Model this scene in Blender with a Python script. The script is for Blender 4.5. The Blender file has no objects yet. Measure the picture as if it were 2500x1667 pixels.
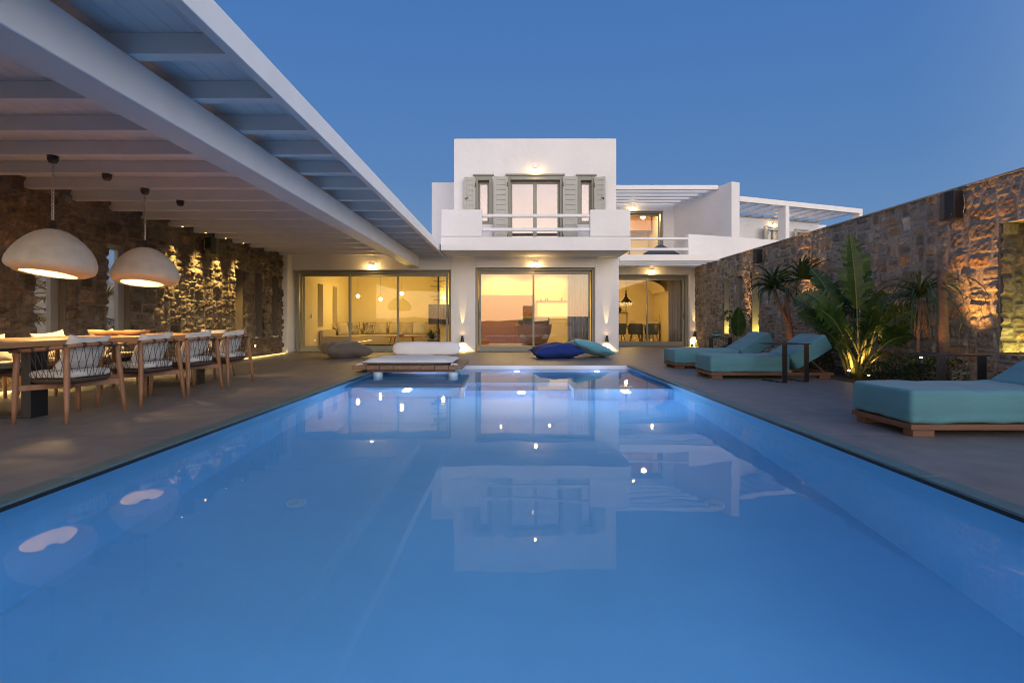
import bpy, math, random
import numpy as np
from mathutils import Vector, Matrix
random.seed(7)
R = math.radians
GLOW = 3.25
scene = bpy.context.scene
COL = scene.collection
OFF = {}            # world offset of every object that can carry children


# ------------------------------------------------------------------ objects
def thing(name, label, cat, loc=(0, 0, 0), group=None):
    o = bpy.data.objects.new(name, None)
    COL.objects.link(o)
    o.location = loc
    o.empty_display_size = 0.1
    o['label'] = label
    o['category'] = cat
    if group:
        o['group'] = group
    OFF[o.name] = Vector(loc)
    return o


def tag(o, label, cat, group=None):
    o['label'] = label
    o['category'] = cat
    if group:
        o['group'] = group
    return o


def struct(o, kind='structure'):
    o['kind'] = kind
    return o


def copy_tree(o, parent=None):
    c = o.copy()
    COL.objects.link(c)
    if parent is not None:
        c.parent = parent
    OFF[c.name] = OFF.get(o.name, Vector())
    for ch in list(o.children):
        copy_tree(ch, c)
    return c


def dup(o, loc, rz=None, label=None, group=None):
    c = copy_tree(o)
    c.location = loc
    if rz is not None:
        c.rotation_euler = (0, 0, rz)
    if label:
        c['label'] = label
    if group:
        c['group'] = group
    return c


# ------------------------------------------------------------------ mesh builder
class MB:
    def __init__(s):
        s.v = []
        s.f = []

    def add(s, vs, fs):
        n = len(s.v)
        s.v.extend([tuple(p) for p in vs])
        s.f.extend([tuple(i + n for i in f) for f in fs])
        return s

    def box(s, x0, x1, y0, y1, z0, z1, M=None):
        vs = [(x0, y0, z0), (x1, y0, z0), (x1, y1, z0), (x0, y1, z0),
              (x0, y0, z1), (x1, y0, z1), (x1, y1, z1), (x0, y1, z1)]
        if M is not None:
            vs = [M @ Vector(p) for p in vs]
        return s.add(vs, [(0, 3, 2, 1), (4, 5, 6, 7), (0, 1, 5, 4), (1, 2, 6, 5), (2, 3, 7, 6), (3, 0, 4, 7)])

    def quad(s, a, b, c, d):
        return s.add([a, b, c, d], [(0, 1, 2, 3)])

    def grid(s, P):
        """P[i][j] points"""
        ni, nj = len(P), len(P[0])
        vs = [p for row in P for p in row]
        fs = [(i * nj + j, (i + 1) * nj + j, (i + 1) * nj + j + 1, i * nj + j + 1)
              for i in range(ni - 1) for j in range(nj - 1)]
        return s.add(vs, fs)

    def tube(s, pts, r, n=8, cap=True):
        pts = [Vector(p) for p in pts]
        m = len(pts)
        rs = r if isinstance(r, (list, tuple)) else [r] * m
        rings = []
        up = Vector((0, 0, 1))
        prev = None
        for i, p in enumerate(pts):
            t = (pts[min(i + 1, m - 1)] - pts[max(i - 1, 0)])
            if t.length < 1e-9:
                t = up.copy()
            t.normalize()
            if prev is None:
                a = t.cross(up)
                if a.length < 1e-3:
                    a = t.cross(Vector((1, 0, 0)))
                a.normalize()
            else:
                a = prev - t * prev.dot(t)
                if a.length < 1e-6:
                    a = t.cross(up)
                a.normalize()
            prev = a
            b = t.cross(a)
            rings.append([p + (a * math.cos(2 * math.pi * k / n) + b * math.sin(2 * math.pi * k / n)) * rs[i] for k in range(n)])
        vs = [q for ring in rings for q in ring]
        fs = []
        for i in range(m - 1):
            for k in range(n):
                k2 = (k + 1) % n
                fs.append((i * n + k, i * n + k2, (i + 1) * n + k2, (i + 1) * n + k))
        if cap:
            fs.append(tuple(range(n - 1, -1, -1)))
            fs.append(tuple((m - 1) * n + k for k in range(n)))
        return s.add(vs, fs)

    def lathe(s, prof, c=(0, 0, 0), n=24, fn=None, cap0=False, cap1=False):
        vs = []
        for (r, z) in prof:
            for k in range(n):
                a = 2 * math.pi * k / n
                p = Vector((r * math.cos(a), r * math.sin(a), z))
                if fn:
                    p = fn(p)
                vs.append(p + Vector(c))
        fs = []
        m = len(prof)
        for i in range(m - 1):
            for k in range(n):
                k2 = (k + 1) % n
                fs.append((i * n + k, i * n + k2, (i + 1) * n + k2, (i + 1) * n + k))
        if cap0:
            fs.append(tuple(range(n - 1, -1, -1)))
        if cap1:
            fs.append(tuple((m - 1) * n + k for k in range(n)))
        return s.add(vs, fs)

    def sphere(s, c, r, n=12, m=8, sc=(1, 1, 1)):
        prof = [(r * math.sin(math.pi * i / m) + 1e-4, -r * math.cos(math.pi * i / m)) for i in range(m + 1)]
        return s.lathe(prof, c, n, fn=lambda p: Vector((p.x * sc[0], p.y * sc[1], p.z * sc[2])))

    def prism(s, poly, axis, a0, a1):
        """poly: 2D points; axis 'y' -> poly is (x,z); 'x' -> (y,z); 'z' -> (x,y)"""
        def P(q, a):
            return {'y': (q[0], a, q[1]), 'x': (a, q[0], q[1]), 'z': (q[0], q[1], a)}[axis]
        n = len(poly)
        vs = [P(q, a0) for q in poly] + [P(q, a1) for q in poly]
        fs = [tuple(range(n)), tuple(range(2 * n - 1, n - 1, -1))]
        for i in range(n):
            j = (i + 1) % n
            fs.append((i, i + n, j + n, j))
        return s.add(vs, fs)

    def pillow(s, w, h, t, M, n=14, pinch=0.06, seed=0, sag=0.0):
        rg = random.Random(seed)
        ph = [rg.uniform(0, 6.28) for _ in range(6)]
        def side(sg):
            P = []
            for i in range(n + 1):
                row = []
                for j in range(n + 1):
                    u = -1 + 2 * i / n
                    v = -1 + 2 * j / n
                    e = max(0, (1 - u * u)) ** 0.45 * max(0, (1 - v * v)) ** 0.45
                    cr = 1 - pinch * (1 - abs(u) ** 2) * abs(v) ** 2
                    cu = 1 - pinch * (1 - abs(v) ** 2) * abs(u) ** 2
                    wr = 0.05 * t * (math.sin(7 * u + ph[0] + 3 * v) + math.sin(9 * v + ph[1] - 4 * u)) * (1 - e * 0.4) * (1 if e > .01 else 0)
                    x = u * w / 2 * cu
                    y = v * h / 2 * cr
                    z = sg * (t / 2 * e + wr) + 0.02 * t * math.sin(3 * u + ph[2]) - sag * (u * u)
                    row.append(M @ Vector((x, y, z)))
                P.append(row)
            return P
        s.grid([r[::-1] for r in side(1)])
        s.grid(side(-1))
        return s

    def build(s, name, mat, parent=None, smooth=False, bevel=0.0, seg=2, world=True, merge=False, auto=None):
        off = OFF.get(parent.name, Vector()) if (parent is not None and world) else Vector()
        me = bpy.data.meshes.new(name)
        vs = [tuple(Vector(p) - off) for p in s.v] if off.length else s.v
        me.from_pydata(vs, [], s.f)
        if merge:
            import bmesh
            bm = bmesh.new()
            bm.from_mesh(me)
            bmesh.ops.remove_doubles(bm, verts=bm.verts, dist=1e-4)
            bmesh.ops.recalc_face_normals(bm, faces=bm.faces)
            bm.to_mesh(me)
            bm.free()
        me.update()
        o = bpy.data.objects.new(name, me)
        COL.objects.link(o)
        me.materials.append(mat)
        if smooth:
            me.polygons.foreach_set('use_smooth', [True] * len(me.polygons))
        if bevel:
            b = o.modifiers.new('bevel', 'BEVEL')
            b.width = bevel
            b.segments = seg
            b.limit_method = 'ANGLE'
            b.angle_limit = R(40)
            b.harden_normals = False
            me.polygons.foreach_set('use_smooth', [False] * len(me.polygons))
        if parent is not None:
            o.parent = parent
            OFF[o.name] = off
        else:
            OFF[o.name] = Vector()
        return o


# ------------------------------------------------------------------ materials
def ramp_mix(nt, fac, a, b):
    m = nt.nodes.new('ShaderNodeMix')
    m.data_type = 'RGBA'
    nt.links.new(fac, m.inputs[0])
    for sock, val in ((m.inputs[6], a), (m.inputs[7], b)):
        if isinstance(val, bpy.types.NodeSocket):
            nt.links.new(val, sock)
        else:
            sock.default_value = (*val, 1)
    return m.outputs[2]


def mat(name, col, rough=0.6, var=0.08, scale=6.0, bump=0.0, bscale=60.0, metal=0.0, spec=0.5,
        stretch=None, coat=0.0, alt=None, sheen=0.0, detail=5.0, bdist=0.01, transl=0.0):
    m = bpy.data.materials.new(name)
    m.use_nodes = True
    nt = m.node_tree
    b = nt.nodes['Principled BSDF']
    b.inputs['Roughness'].default_value = rough
    b.inputs['Metallic'].default_value = metal
    b.inputs['Specular IOR Level'].default_value = spec
    if coat:
        b.inputs['Coat Weight'].default_value = coat
    if sheen:
        b.inputs['Sheen Weight'].default_value = sheen
    if transl:
        b.inputs['Subsurface Weight'].default_value = 0
    tc = nt.nodes.new('ShaderNodeTexCoord')
    mp = nt.nodes.new('ShaderNodeMapping')
    nt.links.new(tc.outputs['Object'], mp.inputs[0])
    if stretch:
        mp.inputs['Scale'].default_value = stretch
    n = nt.nodes.new('ShaderNodeTexNoise')
    n.inputs['Scale'].default_value = scale
    n.inputs['Detail'].default_value = detail
    nt.links.new(mp.outputs[0], n.inputs['Vector'])
    lo = [max(0, c * (1 - var)) for c in col] if alt is None else col
    hi = [min(1, c * (1 + var)) for c in col] if alt is None else alt
    mr = nt.nodes.new('ShaderNodeMapRange')
    mr.inputs[1].default_value = 0.3
    mr.inputs[2].default_value = 0.7
    nt.links.new(n.outputs[0], mr.inputs[0])
    out = ramp_mix(nt, mr.outputs[0], lo, hi)
    nt.links.new(out, b.inputs['Base Color'])
    if bump:
        n2 = nt.nodes.new('ShaderNodeTexNoise')
        n2.inputs['Scale'].default_value = bscale
        n2.inputs['Detail'].default_value = 4
        nt.links.new(mp.outputs[0], n2.inputs['Vector'])
        bp = nt.nodes.new('ShaderNodeBump')
        bp.inputs['Strength'].default_value = bump
        bp.inputs['Distance'].default_value = bdist
        nt.links.new(n2.outputs[0], bp.inputs['Height'])
        nt.links.new(bp.outputs[0], b.inputs['Normal'])
    return m


def emit(name, col, strength):
    m = bpy.data.materials.new(name)
    m.use_nodes = True
    nt = m.node_tree
    nt.nodes.remove(nt.nodes['Principled BSDF'])
    e = nt.nodes.new('ShaderNodeEmission')
    e.inputs[0].default_value = (*col, 1)
    e.inputs[1].default_value = strength
    nt.links.new(e.outputs[0], nt.nodes['Material Output'].inputs[0])
    return m


def glass(name, refl, tint=(0.95, 0.95, 0.95)):
    m = bpy.data.materials.new(name)
    m.use_nodes = True
    nt = m.node_tree
    nt.nodes.remove(nt.nodes['Principled BSDF'])
    t = nt.nodes.new('ShaderNodeBsdfTransparent')
    t.inputs[0].default_value = (*tint, 1)
    g = nt.nodes.new('ShaderNodeBsdfGlossy')
    g.inputs['Roughness'].default_value = 0.0
    lw = nt.nodes.new('ShaderNodeLayerWeight')
    lw.inputs[0].default_value = 0.12
    mr = nt.nodes.new('ShaderNodeMapRange')
    mr.inputs[3].default_value = refl
    mr.inputs[4].default_value = 0.9
    nt.links.new(lw.outputs['Fresnel'], mr.inputs[0])
    mx = nt.nodes.new('ShaderNodeMixShader')
    nt.links.new(mr.outputs[0], mx.inputs[0])
    nt.links.new(t.outputs[0], mx.inputs[1])
    nt.links.new(g.outputs[0], mx.inputs[2])
    nt.links.new(mx.outputs[0], nt.nodes['Material Output'].inputs[0])
    return m


def grooved(name, col, period, axis, rough=0.55, depth=0.004, width=0.04, var=0.05, darken=0.75, axis2=None, period2=1.0):
    """painted boards / slabs: thin joints every `period` along the axis"""
    m = mat(name, col, rough, var, 5.0, 0.15, 40)
    nt = m.node_tree
    b = nt.nodes['Principled BSDF']
    tc = nt.nodes.new('ShaderNodeTexCoord')
    sep = nt.nodes.new('ShaderNodeSeparateXYZ')
    nt.links.new(tc.outputs['Object'], sep.inputs[0])
    def line(ax, per):
        d = nt.nodes.new('ShaderNodeMath'); d.operation = 'DIVIDE'
        nt.links.new(sep.outputs[ax], d.inputs[0]); d.inputs[1].default_value = per
        fr = nt.nodes.new('ShaderNodeMath'); fr.operation = 'FRACT'
        nt.links.new(d.outputs[0], fr.inputs[0])
        lt = nt.nodes.new('ShaderNodeMath'); lt.operation = 'LESS_THAN'
        nt.links.new(fr.outputs[0], lt.inputs[0]); lt.inputs[1].default_value = width / per
        return lt.outputs[0]
    ln = line(axis, period)
    if axis2 is not None:
        mxn = nt.nodes.new('ShaderNodeMath'); mxn.operation = 'MAXIMUM'
        nt.links.new(ln, mxn.inputs[0]); nt.links.new(line(axis2, period2), mxn.inputs[1])
        ln = mxn.outputs[0]
    src = b.inputs['Base Color'].links[0].from_socket
    out = ramp_mix(nt, ln, src, [c * darken for c in col])
    nt.links.new(out, b.inputs['Base Color'])
    inv = nt.nodes.new('ShaderNodeMath'); inv.operation = 'SUBTRACT'
    inv.inputs[0].default_value = 1
    nt.links.new(ln, inv.inputs[1])
    bp = nt.nodes.new('ShaderNodeBump')
    bp.inputs['Strength'].default_value = 0.8
    bp.inputs['Distance'].default_value = depth
    nt.links.new(inv.outputs[0], bp.inputs['Height'])
    nt.links.new(b.inputs['Normal'].links[0].from_socket, bp.inputs['Normal'])
    nt.links.new(bp.outputs[0], b.inputs['Normal'])
    return m


def stone_material():
    m = bpy.data.materials.new('rubble_stone')
    m.use_nodes = True
    nt = m.node_tree
    b = nt.nodes['Principled BSDF']
    b.inputs['Roughness'].default_value = 0.9
    b.inputs['Specular IOR Level'].default_value = 0.25
    at = nt.nodes.new('ShaderNodeAttribute')
    at.attribute_name = 'Col'
    tc = nt.nodes.new('ShaderNodeTexCoord')
    n = nt.nodes.new('ShaderNodeTexNoise')
    n.inputs['Scale'].default_value = 55
    n.inputs['Detail'].default_value = 8
    n.inputs['Roughness'].default_value = 0.75
    nt.links.new(tc.outputs['Object'], n.inputs['Vector'])
    cr = nt.nodes.new('ShaderNodeMapRange')
    cr.inputs[1].default_value = 0.28
    cr.inputs[2].default_value = 0.72
    cr.inputs[3].default_value = 0.5
    cr.inputs[4].default_value = 1.5
    nt.links.new(n.outputs[0], cr.inputs[0])
    mul = nt.nodes.new('ShaderNodeVectorMath')
    mul.operation = 'SCALE'
    nt.links.new(at.outputs['Color'], mul.inputs[0])
    nt.links.new(cr.outputs[0], mul.inputs['Scale'])
    nt.links.new(mul.outputs[0], b.inputs['Base Color'])
    n2 = nt.nodes.new('ShaderNodeTexNoise')
    n2.inputs['Scale'].default_value = 28
    n2.inputs['Detail'].default_value = 8
    n2.inputs['Roughness'].default_value = 0.7
    nt.links.new(tc.outputs['Object'], n2.inputs['Vector'])
    bp = nt.nodes.new('ShaderNodeBump')
    bp.inputs['Strength'].default_value = 0.7
    bp.inputs['Distance'].default_value = 0.014
    nt.links.new(n2.outputs[0], bp.inputs['Height'])
    nt.links.new(bp.outputs[0], b.inputs['Normal'])
    return m


def leaf_material(name, a, bcol, rough=0.4):
    m = mat(name, a, rough, 0.1, 9.0, 0.2, 40, alt=bcol, spec=0.4)
    nt = m.node_tree
    p = nt.nodes['Principled BSDF']
    tr = nt.nodes.new('ShaderNodeBsdfTranslucent')
    nt.links.new(p.inputs['Base Color'].links[0].from_socket, tr.inputs[0])
    mx = nt.nodes.new('ShaderNodeMixShader')
    mx.inputs[0].default_value = 0.25
    nt.links.new(p.outputs[0], mx.inputs[1])
    nt.links.new(tr.outputs[0], mx.inputs[2])
    nt.links.new(mx.outputs[0], nt.nodes['Material Output'].inputs[0])
    return m


def wood(name, a, bcol, rough=0.5, axis=0, scale=3.0):
    st = [9.0, 9.0, 9.0]
    st[axis] = 0.6
    return mat(name, a, rough, 0.1, scale, 0.15, 12, stretch=tuple(st), alt=bcol, detail=8)


M = dict(
    plaster=mat('white_plaster', (0.81, 0.80, 0.78), 0.85, 0.055, 0.9, 0.5, 5, bdist=0.02),
    paint=mat('white_paint', (0.82, 0.81, 0.79), 0.5, 0.03, 3, 0.1, 30),
    boards=grooved('white_boards', (0.80, 0.79, 0.77), 0.155, 0, 0.5, 0.006, 0.007),
    deck=grooved('deck_cement', (0.182, 0.167, 0.157), 1.9, 1, 0.5, 0.002, 0.009, 0.16, 0.6, axis2=0, period2=1.9),
    coping=mat('coping_stone', (0.085, 0.150, 0.155), 0.5, 0.12, 8, 0.2, 60),
    pool=mat('pool_plaster', (0.265, 0.56, 0.80), 0.6, 0.05, 1.1, 0.1, 30),
    pool_white=mat('pool_fitting', (0.50, 0.70, 0.85), 0.4, 0.03),
    drain=mat('drain_cover', (0.30, 0.58, 0.76), 0.5, 0.03),
    soil=mat('soil', (0.045, 0.034, 0.026), 0.95, 0.4, 20, 0.8, 50),
    ground=mat('dry_earth', (0.16, 0.13, 0.09), 0.95, 0.3, 0.3, 0.3, 3),
    stone=stone_material(),
    frame=mat('sage_frame', (0.27, 0.275, 0.225), 0.45, 0.04, 6),
    shutter=mat('sage_shutter', (0.45, 0.455, 0.40), 0.55, 0.05, 6, 0.1, 40),
    alu=mat('grey_aluminium', (0.33, 0.32, 0.29), 0.4, 0.04, 6, metal=0.2),
    black=mat('black_metal', (0.012, 0.012, 0.013), 0.35, 0.1, 8),
    dark=mat('dark_bronze', (0.05, 0.045, 0.04), 0.45, 0.1, 8, metal=0.4),
    steel=mat('steel', (0.45, 0.42, 0.38), 0.35, 0.1, 8, metal=0.9),
    speaker=mat('speaker_case', (0.012, 0.012, 0.014), 0.5, 0.1, 20, 0.2, 200),
    glass=glass('door_glass', 0.032),
    glass_mid=glass('door_glass_centre', 0.105),
    glass_up=glass('door_glass_upper', 0.24),
    glass_side=glass('window_glass', 0.08),
    teak=wood('teak', (0.21, 0.095, 0.045), (0.29, 0.145, 0.075), 0.45, 2),
    teak_x=wood('teak_table', (0.30, 0.155, 0.07), (0.40, 0.225, 0.11), 0.4, 1),
    teak_l=wood('teak_lounger', (0.10, 0.042, 0.021), (0.16, 0.07, 0.036), 0.5, 0),
    plank=wood('weathered_plank', (0.16, 0.10, 0.068), (0.26, 0.17, 0.12), 0.6, 1),
    tray=wood('carved_tray', (0.40, 0.20, 0.085), (0.52, 0.28, 0.13), 0.45, 0),
    rope=mat('brown_rope', (0.06, 0.038, 0.026), 0.8, 0.2, 30),
    linen=mat('white_linen', (0.56, 0.54, 0.50), 0.9, 0.04, 12, 0.35, 140, sheen=0.2, bdist=0.004),
    mattress=mat('white_canvas', (0.72, 0.71, 0.70), 0.85, 0.04, 5, 0.3, 20, bdist=0.006),
    teal=mat('teal_fabric', (0.082, 0.228, 0.268), 0.92, 0.16, 3.0, 0.5, 55, sheen=0.08, bdist=0.006, stretch=(0.35, 0.35, 2.6)),
    teal2=mat('teal_cushion', (0.11, 0.36, 0.44), 0.9, 0.05, 6, 0.3, 40, sheen=0.3),
    blue=mat('navy_cushion', (0.004, 0.028, 0.19), 0.85, 0.1, 6, 0.3, 40, sheen=0.0),
    taupe=mat('taupe_cushion', (0.125, 0.105, 0.09), 0.9, 0.08, 6, 0.3, 40, sheen=0.2),
    grey=mat('grey_beanbag', (0.10, 0.10, 0.12), 0.9, 0.08, 6, 0.3, 40),
    lamp=mat('papier_shade', (0.50, 0.455, 0.385), 0.85, 0.1, 7, 0.3, 25, alt=(0.60, 0.56, 0.49)),
    inside=mat('room_plaster', (0.74, 0.65, 0.44), 0.85, 0.03, 2, 0.15, 14),
    inside_floor=mat('room_floor', (0.40, 0.32, 0.23), 0.4, 0.06, 2),
    sofa=mat('sofa_fabric', (0.42, 0.36, 0.27), 0.9, 0.06, 8, 0.3, 60),
    pattern=mat('patterned_cushion', (0.05, 0.045, 0.035), 0.9, 0.1, 22, 0.2, 60, alt=(0.5, 0.44, 0.34), detail=0.5),
    olive=mat('olive_chair', (0.16, 0.15, 0.085), 0.8, 0.06, 6),
    curtain=mat('sheer_curtain', (0.50, 0.46, 0.38), 0.9, 0.06, 8),
    curtain_w=mat('white_curtain', (0.72, 0.70, 0.68), 0.9, 0.04, 8),
    tv=mat('tv_screen', (0.015, 0.014, 0.013), 0.12, 0.05, 6),
    rattan=wood('rattan_shell', (0.27, 0.15, 0.06), (0.36, 0.21, 0.09), 0.4, 0),
    teal_bowl=mat('glazed_bowl', (0.05, 0.22, 0.24), 0.25, 0.1, 6),
    bark=mat('bark', (0.15, 0.10, 0.07), 0.9, 0.3, 14, 0.8, 40, stretch=(1, 1, 4), bdist=0.02),
    leaf=leaf_material('banana_leaf', (0.014, 0.047, 0.011), (0.045, 0.10, 0.022)),
    leaf2=leaf_material('aloe_leaf', (0.024, 0.054, 0.019), (0.055, 0.092, 0.030)),
    leaf3=leaf_material('shrub_leaf', (0.014, 0.036, 0.012), (0.036, 0.075, 0.020), 0.3),
    stem=mat('leaf_stem', (0.14, 0.15, 0.05), 0.5, 0.2, 8, 0.3, 30),
    bulb=emit('warm_bulb', (1.0, 0.62, 0.22), 60),
    bulb_soft=emit('globe_bulb', (1.0, 0.70, 0.32), 12),
    bead=emit('chandelier_bead', (1.0, 0.66, 0.28), 1.6),
    led=emit('warm_led', (1.0, 0.55, 0.16), 30),
    led_small=emit('spike_led', (1.0, 0.55, 0.15), 60),
    niche_led=emit('kitchen_led', (1.0, 0.62, 0.17), 1.3),
    pool_led=emit('pool_led', (0.80, 0.82, 1.0), 55),
)
WARM = (1.0, 0.60, 0.22)
YELL = (1.0, 0.68, 0.20)
AMBER = (1.0, 0.42, 0.10)


def light(name, kind, loc, power, col, direction=None, size=0.05, angle=None, blend=0.3, size_y=None):
    d = bpy.data.lights.new(name, kind)
    d.energy = power
    d.color = col
    if kind == 'AREA':
        d.size = size
        if size_y:
            d.shape = 'RECTANGLE'
            d.size_y = size_y
    else:
        d.shadow_soft_size = size
    if kind == 'SPOT':
        d.spot_size = R(angle)
        d.spot_blend = blend
    o = bpy.data.objects.new(name, d)
    COL.objects.link(o)
    o.location = loc
    if direction is not None:
        o.rotation_euler = Vector(direction).to_track_quat('-Z', 'Y').to_euler()
    return o
# ================================================================== ground, deck, pool
PX0, PX1, PY0, PY1 = -2.62, 2.475, 0.4, 9.95
WZ = -0.073
MB().quad((-900, -900, -2.2), (900, -900, -2.2), (900, 900, -2.2), (-900, 900, -2.2)).build('ground', M['ground']) and None
struct(bpy.data.objects['ground'])
mb = MB()
mb.box(-9, PX0, -6, 17.3, -2.1, 0.0)
mb.box(PX1, 4.98, -6, 17.3, -2.1, 0.0)
mb.box(PX0, PX1, PY1, 17.3, -2.1, 0.0)
mb.box(PX0, PX1, -6, PY0, -2.1, 0.0)
mb.box(4.98, 7.0, 13.2, 17.3, -2.1, 0.0)
mb.box(4.98, 7.0, -6, 2.2, -2.1, 0.0)
struct(mb.build('deck', M['deck']))
mb = MB()
y = PY0
while y < PY1:
    y2 = min(y + 1.2, PY1)
    mb.box(PX0, -2.49, y + 0.002, y2 - 0.002, -0.008, 0.006)
    mb.box(2.36, PX1, y + 0.002, y2 - 0.002, -0.008, 0.006)
    y = y2
struct(mb.build('pool_coping', M['coping'], bevel=0.003))
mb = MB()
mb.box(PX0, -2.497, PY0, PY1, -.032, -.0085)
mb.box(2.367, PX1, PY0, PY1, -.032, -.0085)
struct(mb.build('coping_shadow_strip', M['black']))  # black strip put in as the shadow under the coping edge
mb = MB()
zf = -1.35
mb.quad((PX0, PY0, zf), (PX1, PY0, zf), (PX1, PY1, zf), (PX0, PY1, zf))
e = 0.004
mb.quad((PX0 + e, PY0, zf), (PX0 + e, PY1, zf), (PX0 + e, PY1, -.024), (PX0 + e, PY0, -.024))
mb.quad((PX1 - e, PY1, zf), (PX1 - e, PY0, zf), (PX1 - e, PY0, -.024), (PX1 - e, PY1, -.024))
mb.quad((PX0, PY1 - e, zf), (PX1, PY1 - e, zf), (PX1, PY1 - e, -.004), (PX0, PY1 - e, -.004))
mb.quad((PX1, PY0 + e, zf), (PX0, PY0 + e, zf), (PX0, PY0 + e, -.004), (PX1, PY0 + e, -.004))
# tanning ledge with a recessed flight in the middle
mb.box(PX0 + .006, -0.75, 7.55, PY1 - .006, zf, -0.46)
mb.box(0.95, PX1 - .006, 7.40, PY1 - .006, zf, -0.46)
mb.box(-0.75, 0.95, 8.15, PY1 - .006, zf, -0.46)
mb.box(-0.749, 0.949, 7.75, 8.15, zf, -0.90)
struct(mb.build('pool', M['pool']))
struct(MB().box(PX0 + .01, PX1 - .01, PY1 - .022, PY1 - .005, -.16, -.005).build('pool_rim', M['plaster']))

# water
wm = bpy.data.materials.new('pool_water')
wm.use_nodes = True
nt = wm.node_tree
nt.nodes.remove(nt.nodes['Principled BSDF'])
rf = nt.nodes.new('ShaderNodeBsdfRefraction')
rf.inputs['IOR'].default_value = 1.32
rf.inputs['Roughness'].default_value = 0.0
rf.inputs['Color'].default_value = (0.87, 0.97, 1.0, 1)
gl = nt.nodes.new('ShaderNodeBsdfGlossy')
gl.inputs['Roughness'].default_value = 0.016
fr = nt.nodes.new('ShaderNodeFresnel')
fr.inputs['IOR'].default_value = 1.20
mx = nt.nodes.new('ShaderNodeMixShader')
tc = nt.nodes.new('ShaderNodeTexCoord')
nz = nt.nodes.new('ShaderNodeTexNoise')
nz.inputs['Scale'].default_value = 2.2
nz.inputs['Detail'].default_value = 1.5
nt.links.new(tc.outputs['Object'], nz.inputs['Vector'])
bp = nt.nodes.new('ShaderNodeBump')
bp.inputs['Strength'].default_value = 0.15
bp.inputs['Distance'].default_value = 0.010
nt.links.new(nz.outputs[0], bp.inputs['Height'])
for n_ in (rf, gl, fr):
    nt.links.new(bp.outputs[0], n_.inputs['Normal'])
nt.links.new(fr.outputs[0], mx.inputs[0])
nt.links.new(rf.outputs[0], mx.inputs[1])
nt.links.new(gl.outputs[0], mx.inputs[2])
nt.links.new(mx.outputs[0], nt.nodes['Material Output'].inputs[0])
struct(MB().quad((PX0, PY0, WZ), (PX1, PY0, WZ), (PX1, PY1, WZ), (PX0, PY1, WZ)).build('water', wm))

# planting bed and its soil
struct(MB().box(4.98, 7.0, 2.2, 13.2, -2.1, -0.02).build('planting_bed', M['soil']))

# ------------------------------------------------------------------ things in the pool
def pool_light(x, y, z, lab):
    t = thing('pool_light', lab, 'pool light', (x, y, z), 'underwater lights')
    def face(p):
        return Vector((p.x, -p.z, p.y))
    MB().lathe([(0.001, .012), (.055, .012), (.062, .004)], (x, y, z), 20, fn=face).build('lens', M['pool_led'], t)
    MB().lathe([(.063, .0), (.063, .014), (.085, .014), (.09, 0)], (x, y, z), 20, fn=face).build('trim_ring', M['pool_white'], t)
pool_light(-1.62, 7.548, -0.58, 'glowing underwater light below the floating daybed')
pool_light(0.15, 7.748, -1.02, 'glowing underwater light in line with the glass centre door')
pool_light(1.72, 7.398, -0.58, 'glowing underwater light nearest the lounger side of the pool')
def drain(x, y, lab):
    t = thing('floor_drain', lab, 'drain', (x, y, -1.35), 'round fittings on the pool floor')
    mb = MB()
    for r0, r1, h in ((.016, .028, .012), (.037, .048, .010), (.058, .074, .007)):
        mb.lathe([(r0, 0), (r0, h), (r1, h), (r1, 0)], (x, y, -1.348), 24)
    mb.build('ring', M['pool_white'], t)
    MB().lathe([(0.001, .003), (.074, .003)], (x, y, -1.348), 24).build('plate', M['drain'], t)
drain(-1.69, 3.79, 'round ringed fitting on the pool floor on the pergola side')
drain(1.58, 3.77, 'round ringed fitting on the pool floor on the lounger side')
for sx, xx, lab in ((1, PX0 + .006, 'small round inlet on the pool wall below the dining chairs'), (-1, PX1 - .006, 'small round inlet on the pool wall below the sun loungers')):
    mb = MB()
    mb.lathe([(.012, .004), (.02, .012), (.035, .012), (.045, .0)], (xx, 5.36, -.62), 16, fn=lambda p, s=sx: Vector((s * p.z, p.x, p.y)))
    tag(mb.build('pool_inlet', M['pool_white']), lab, 'pool inlet', 'pool wall inlets')

# ================================================================== rubble stone walls
def vnoise(rng, u, v, s):
    L = rng.random((64, 64))
    x, y_ = u / s + 17.3, v / s + 5.1
    i, j = np.floor(x).astype(int), np.floor(y_).astype(int)
    fx, fy = x - i, y_ - j
    fx = fx * fx * (3 - 2 * fx)
    fy = fy * fy * (3 - 2 * fy)
    g = lambda a, b: L[a % 64, b % 64]
    return (g(i, j) * (1 - fx) * (1 - fy) + g(i + 1, j) * fx * (1 - fy) + g(i, j + 1) * (1 - fx) * fy + g(i + 1, j + 1) * fx * fy) * 2 - 1


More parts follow.
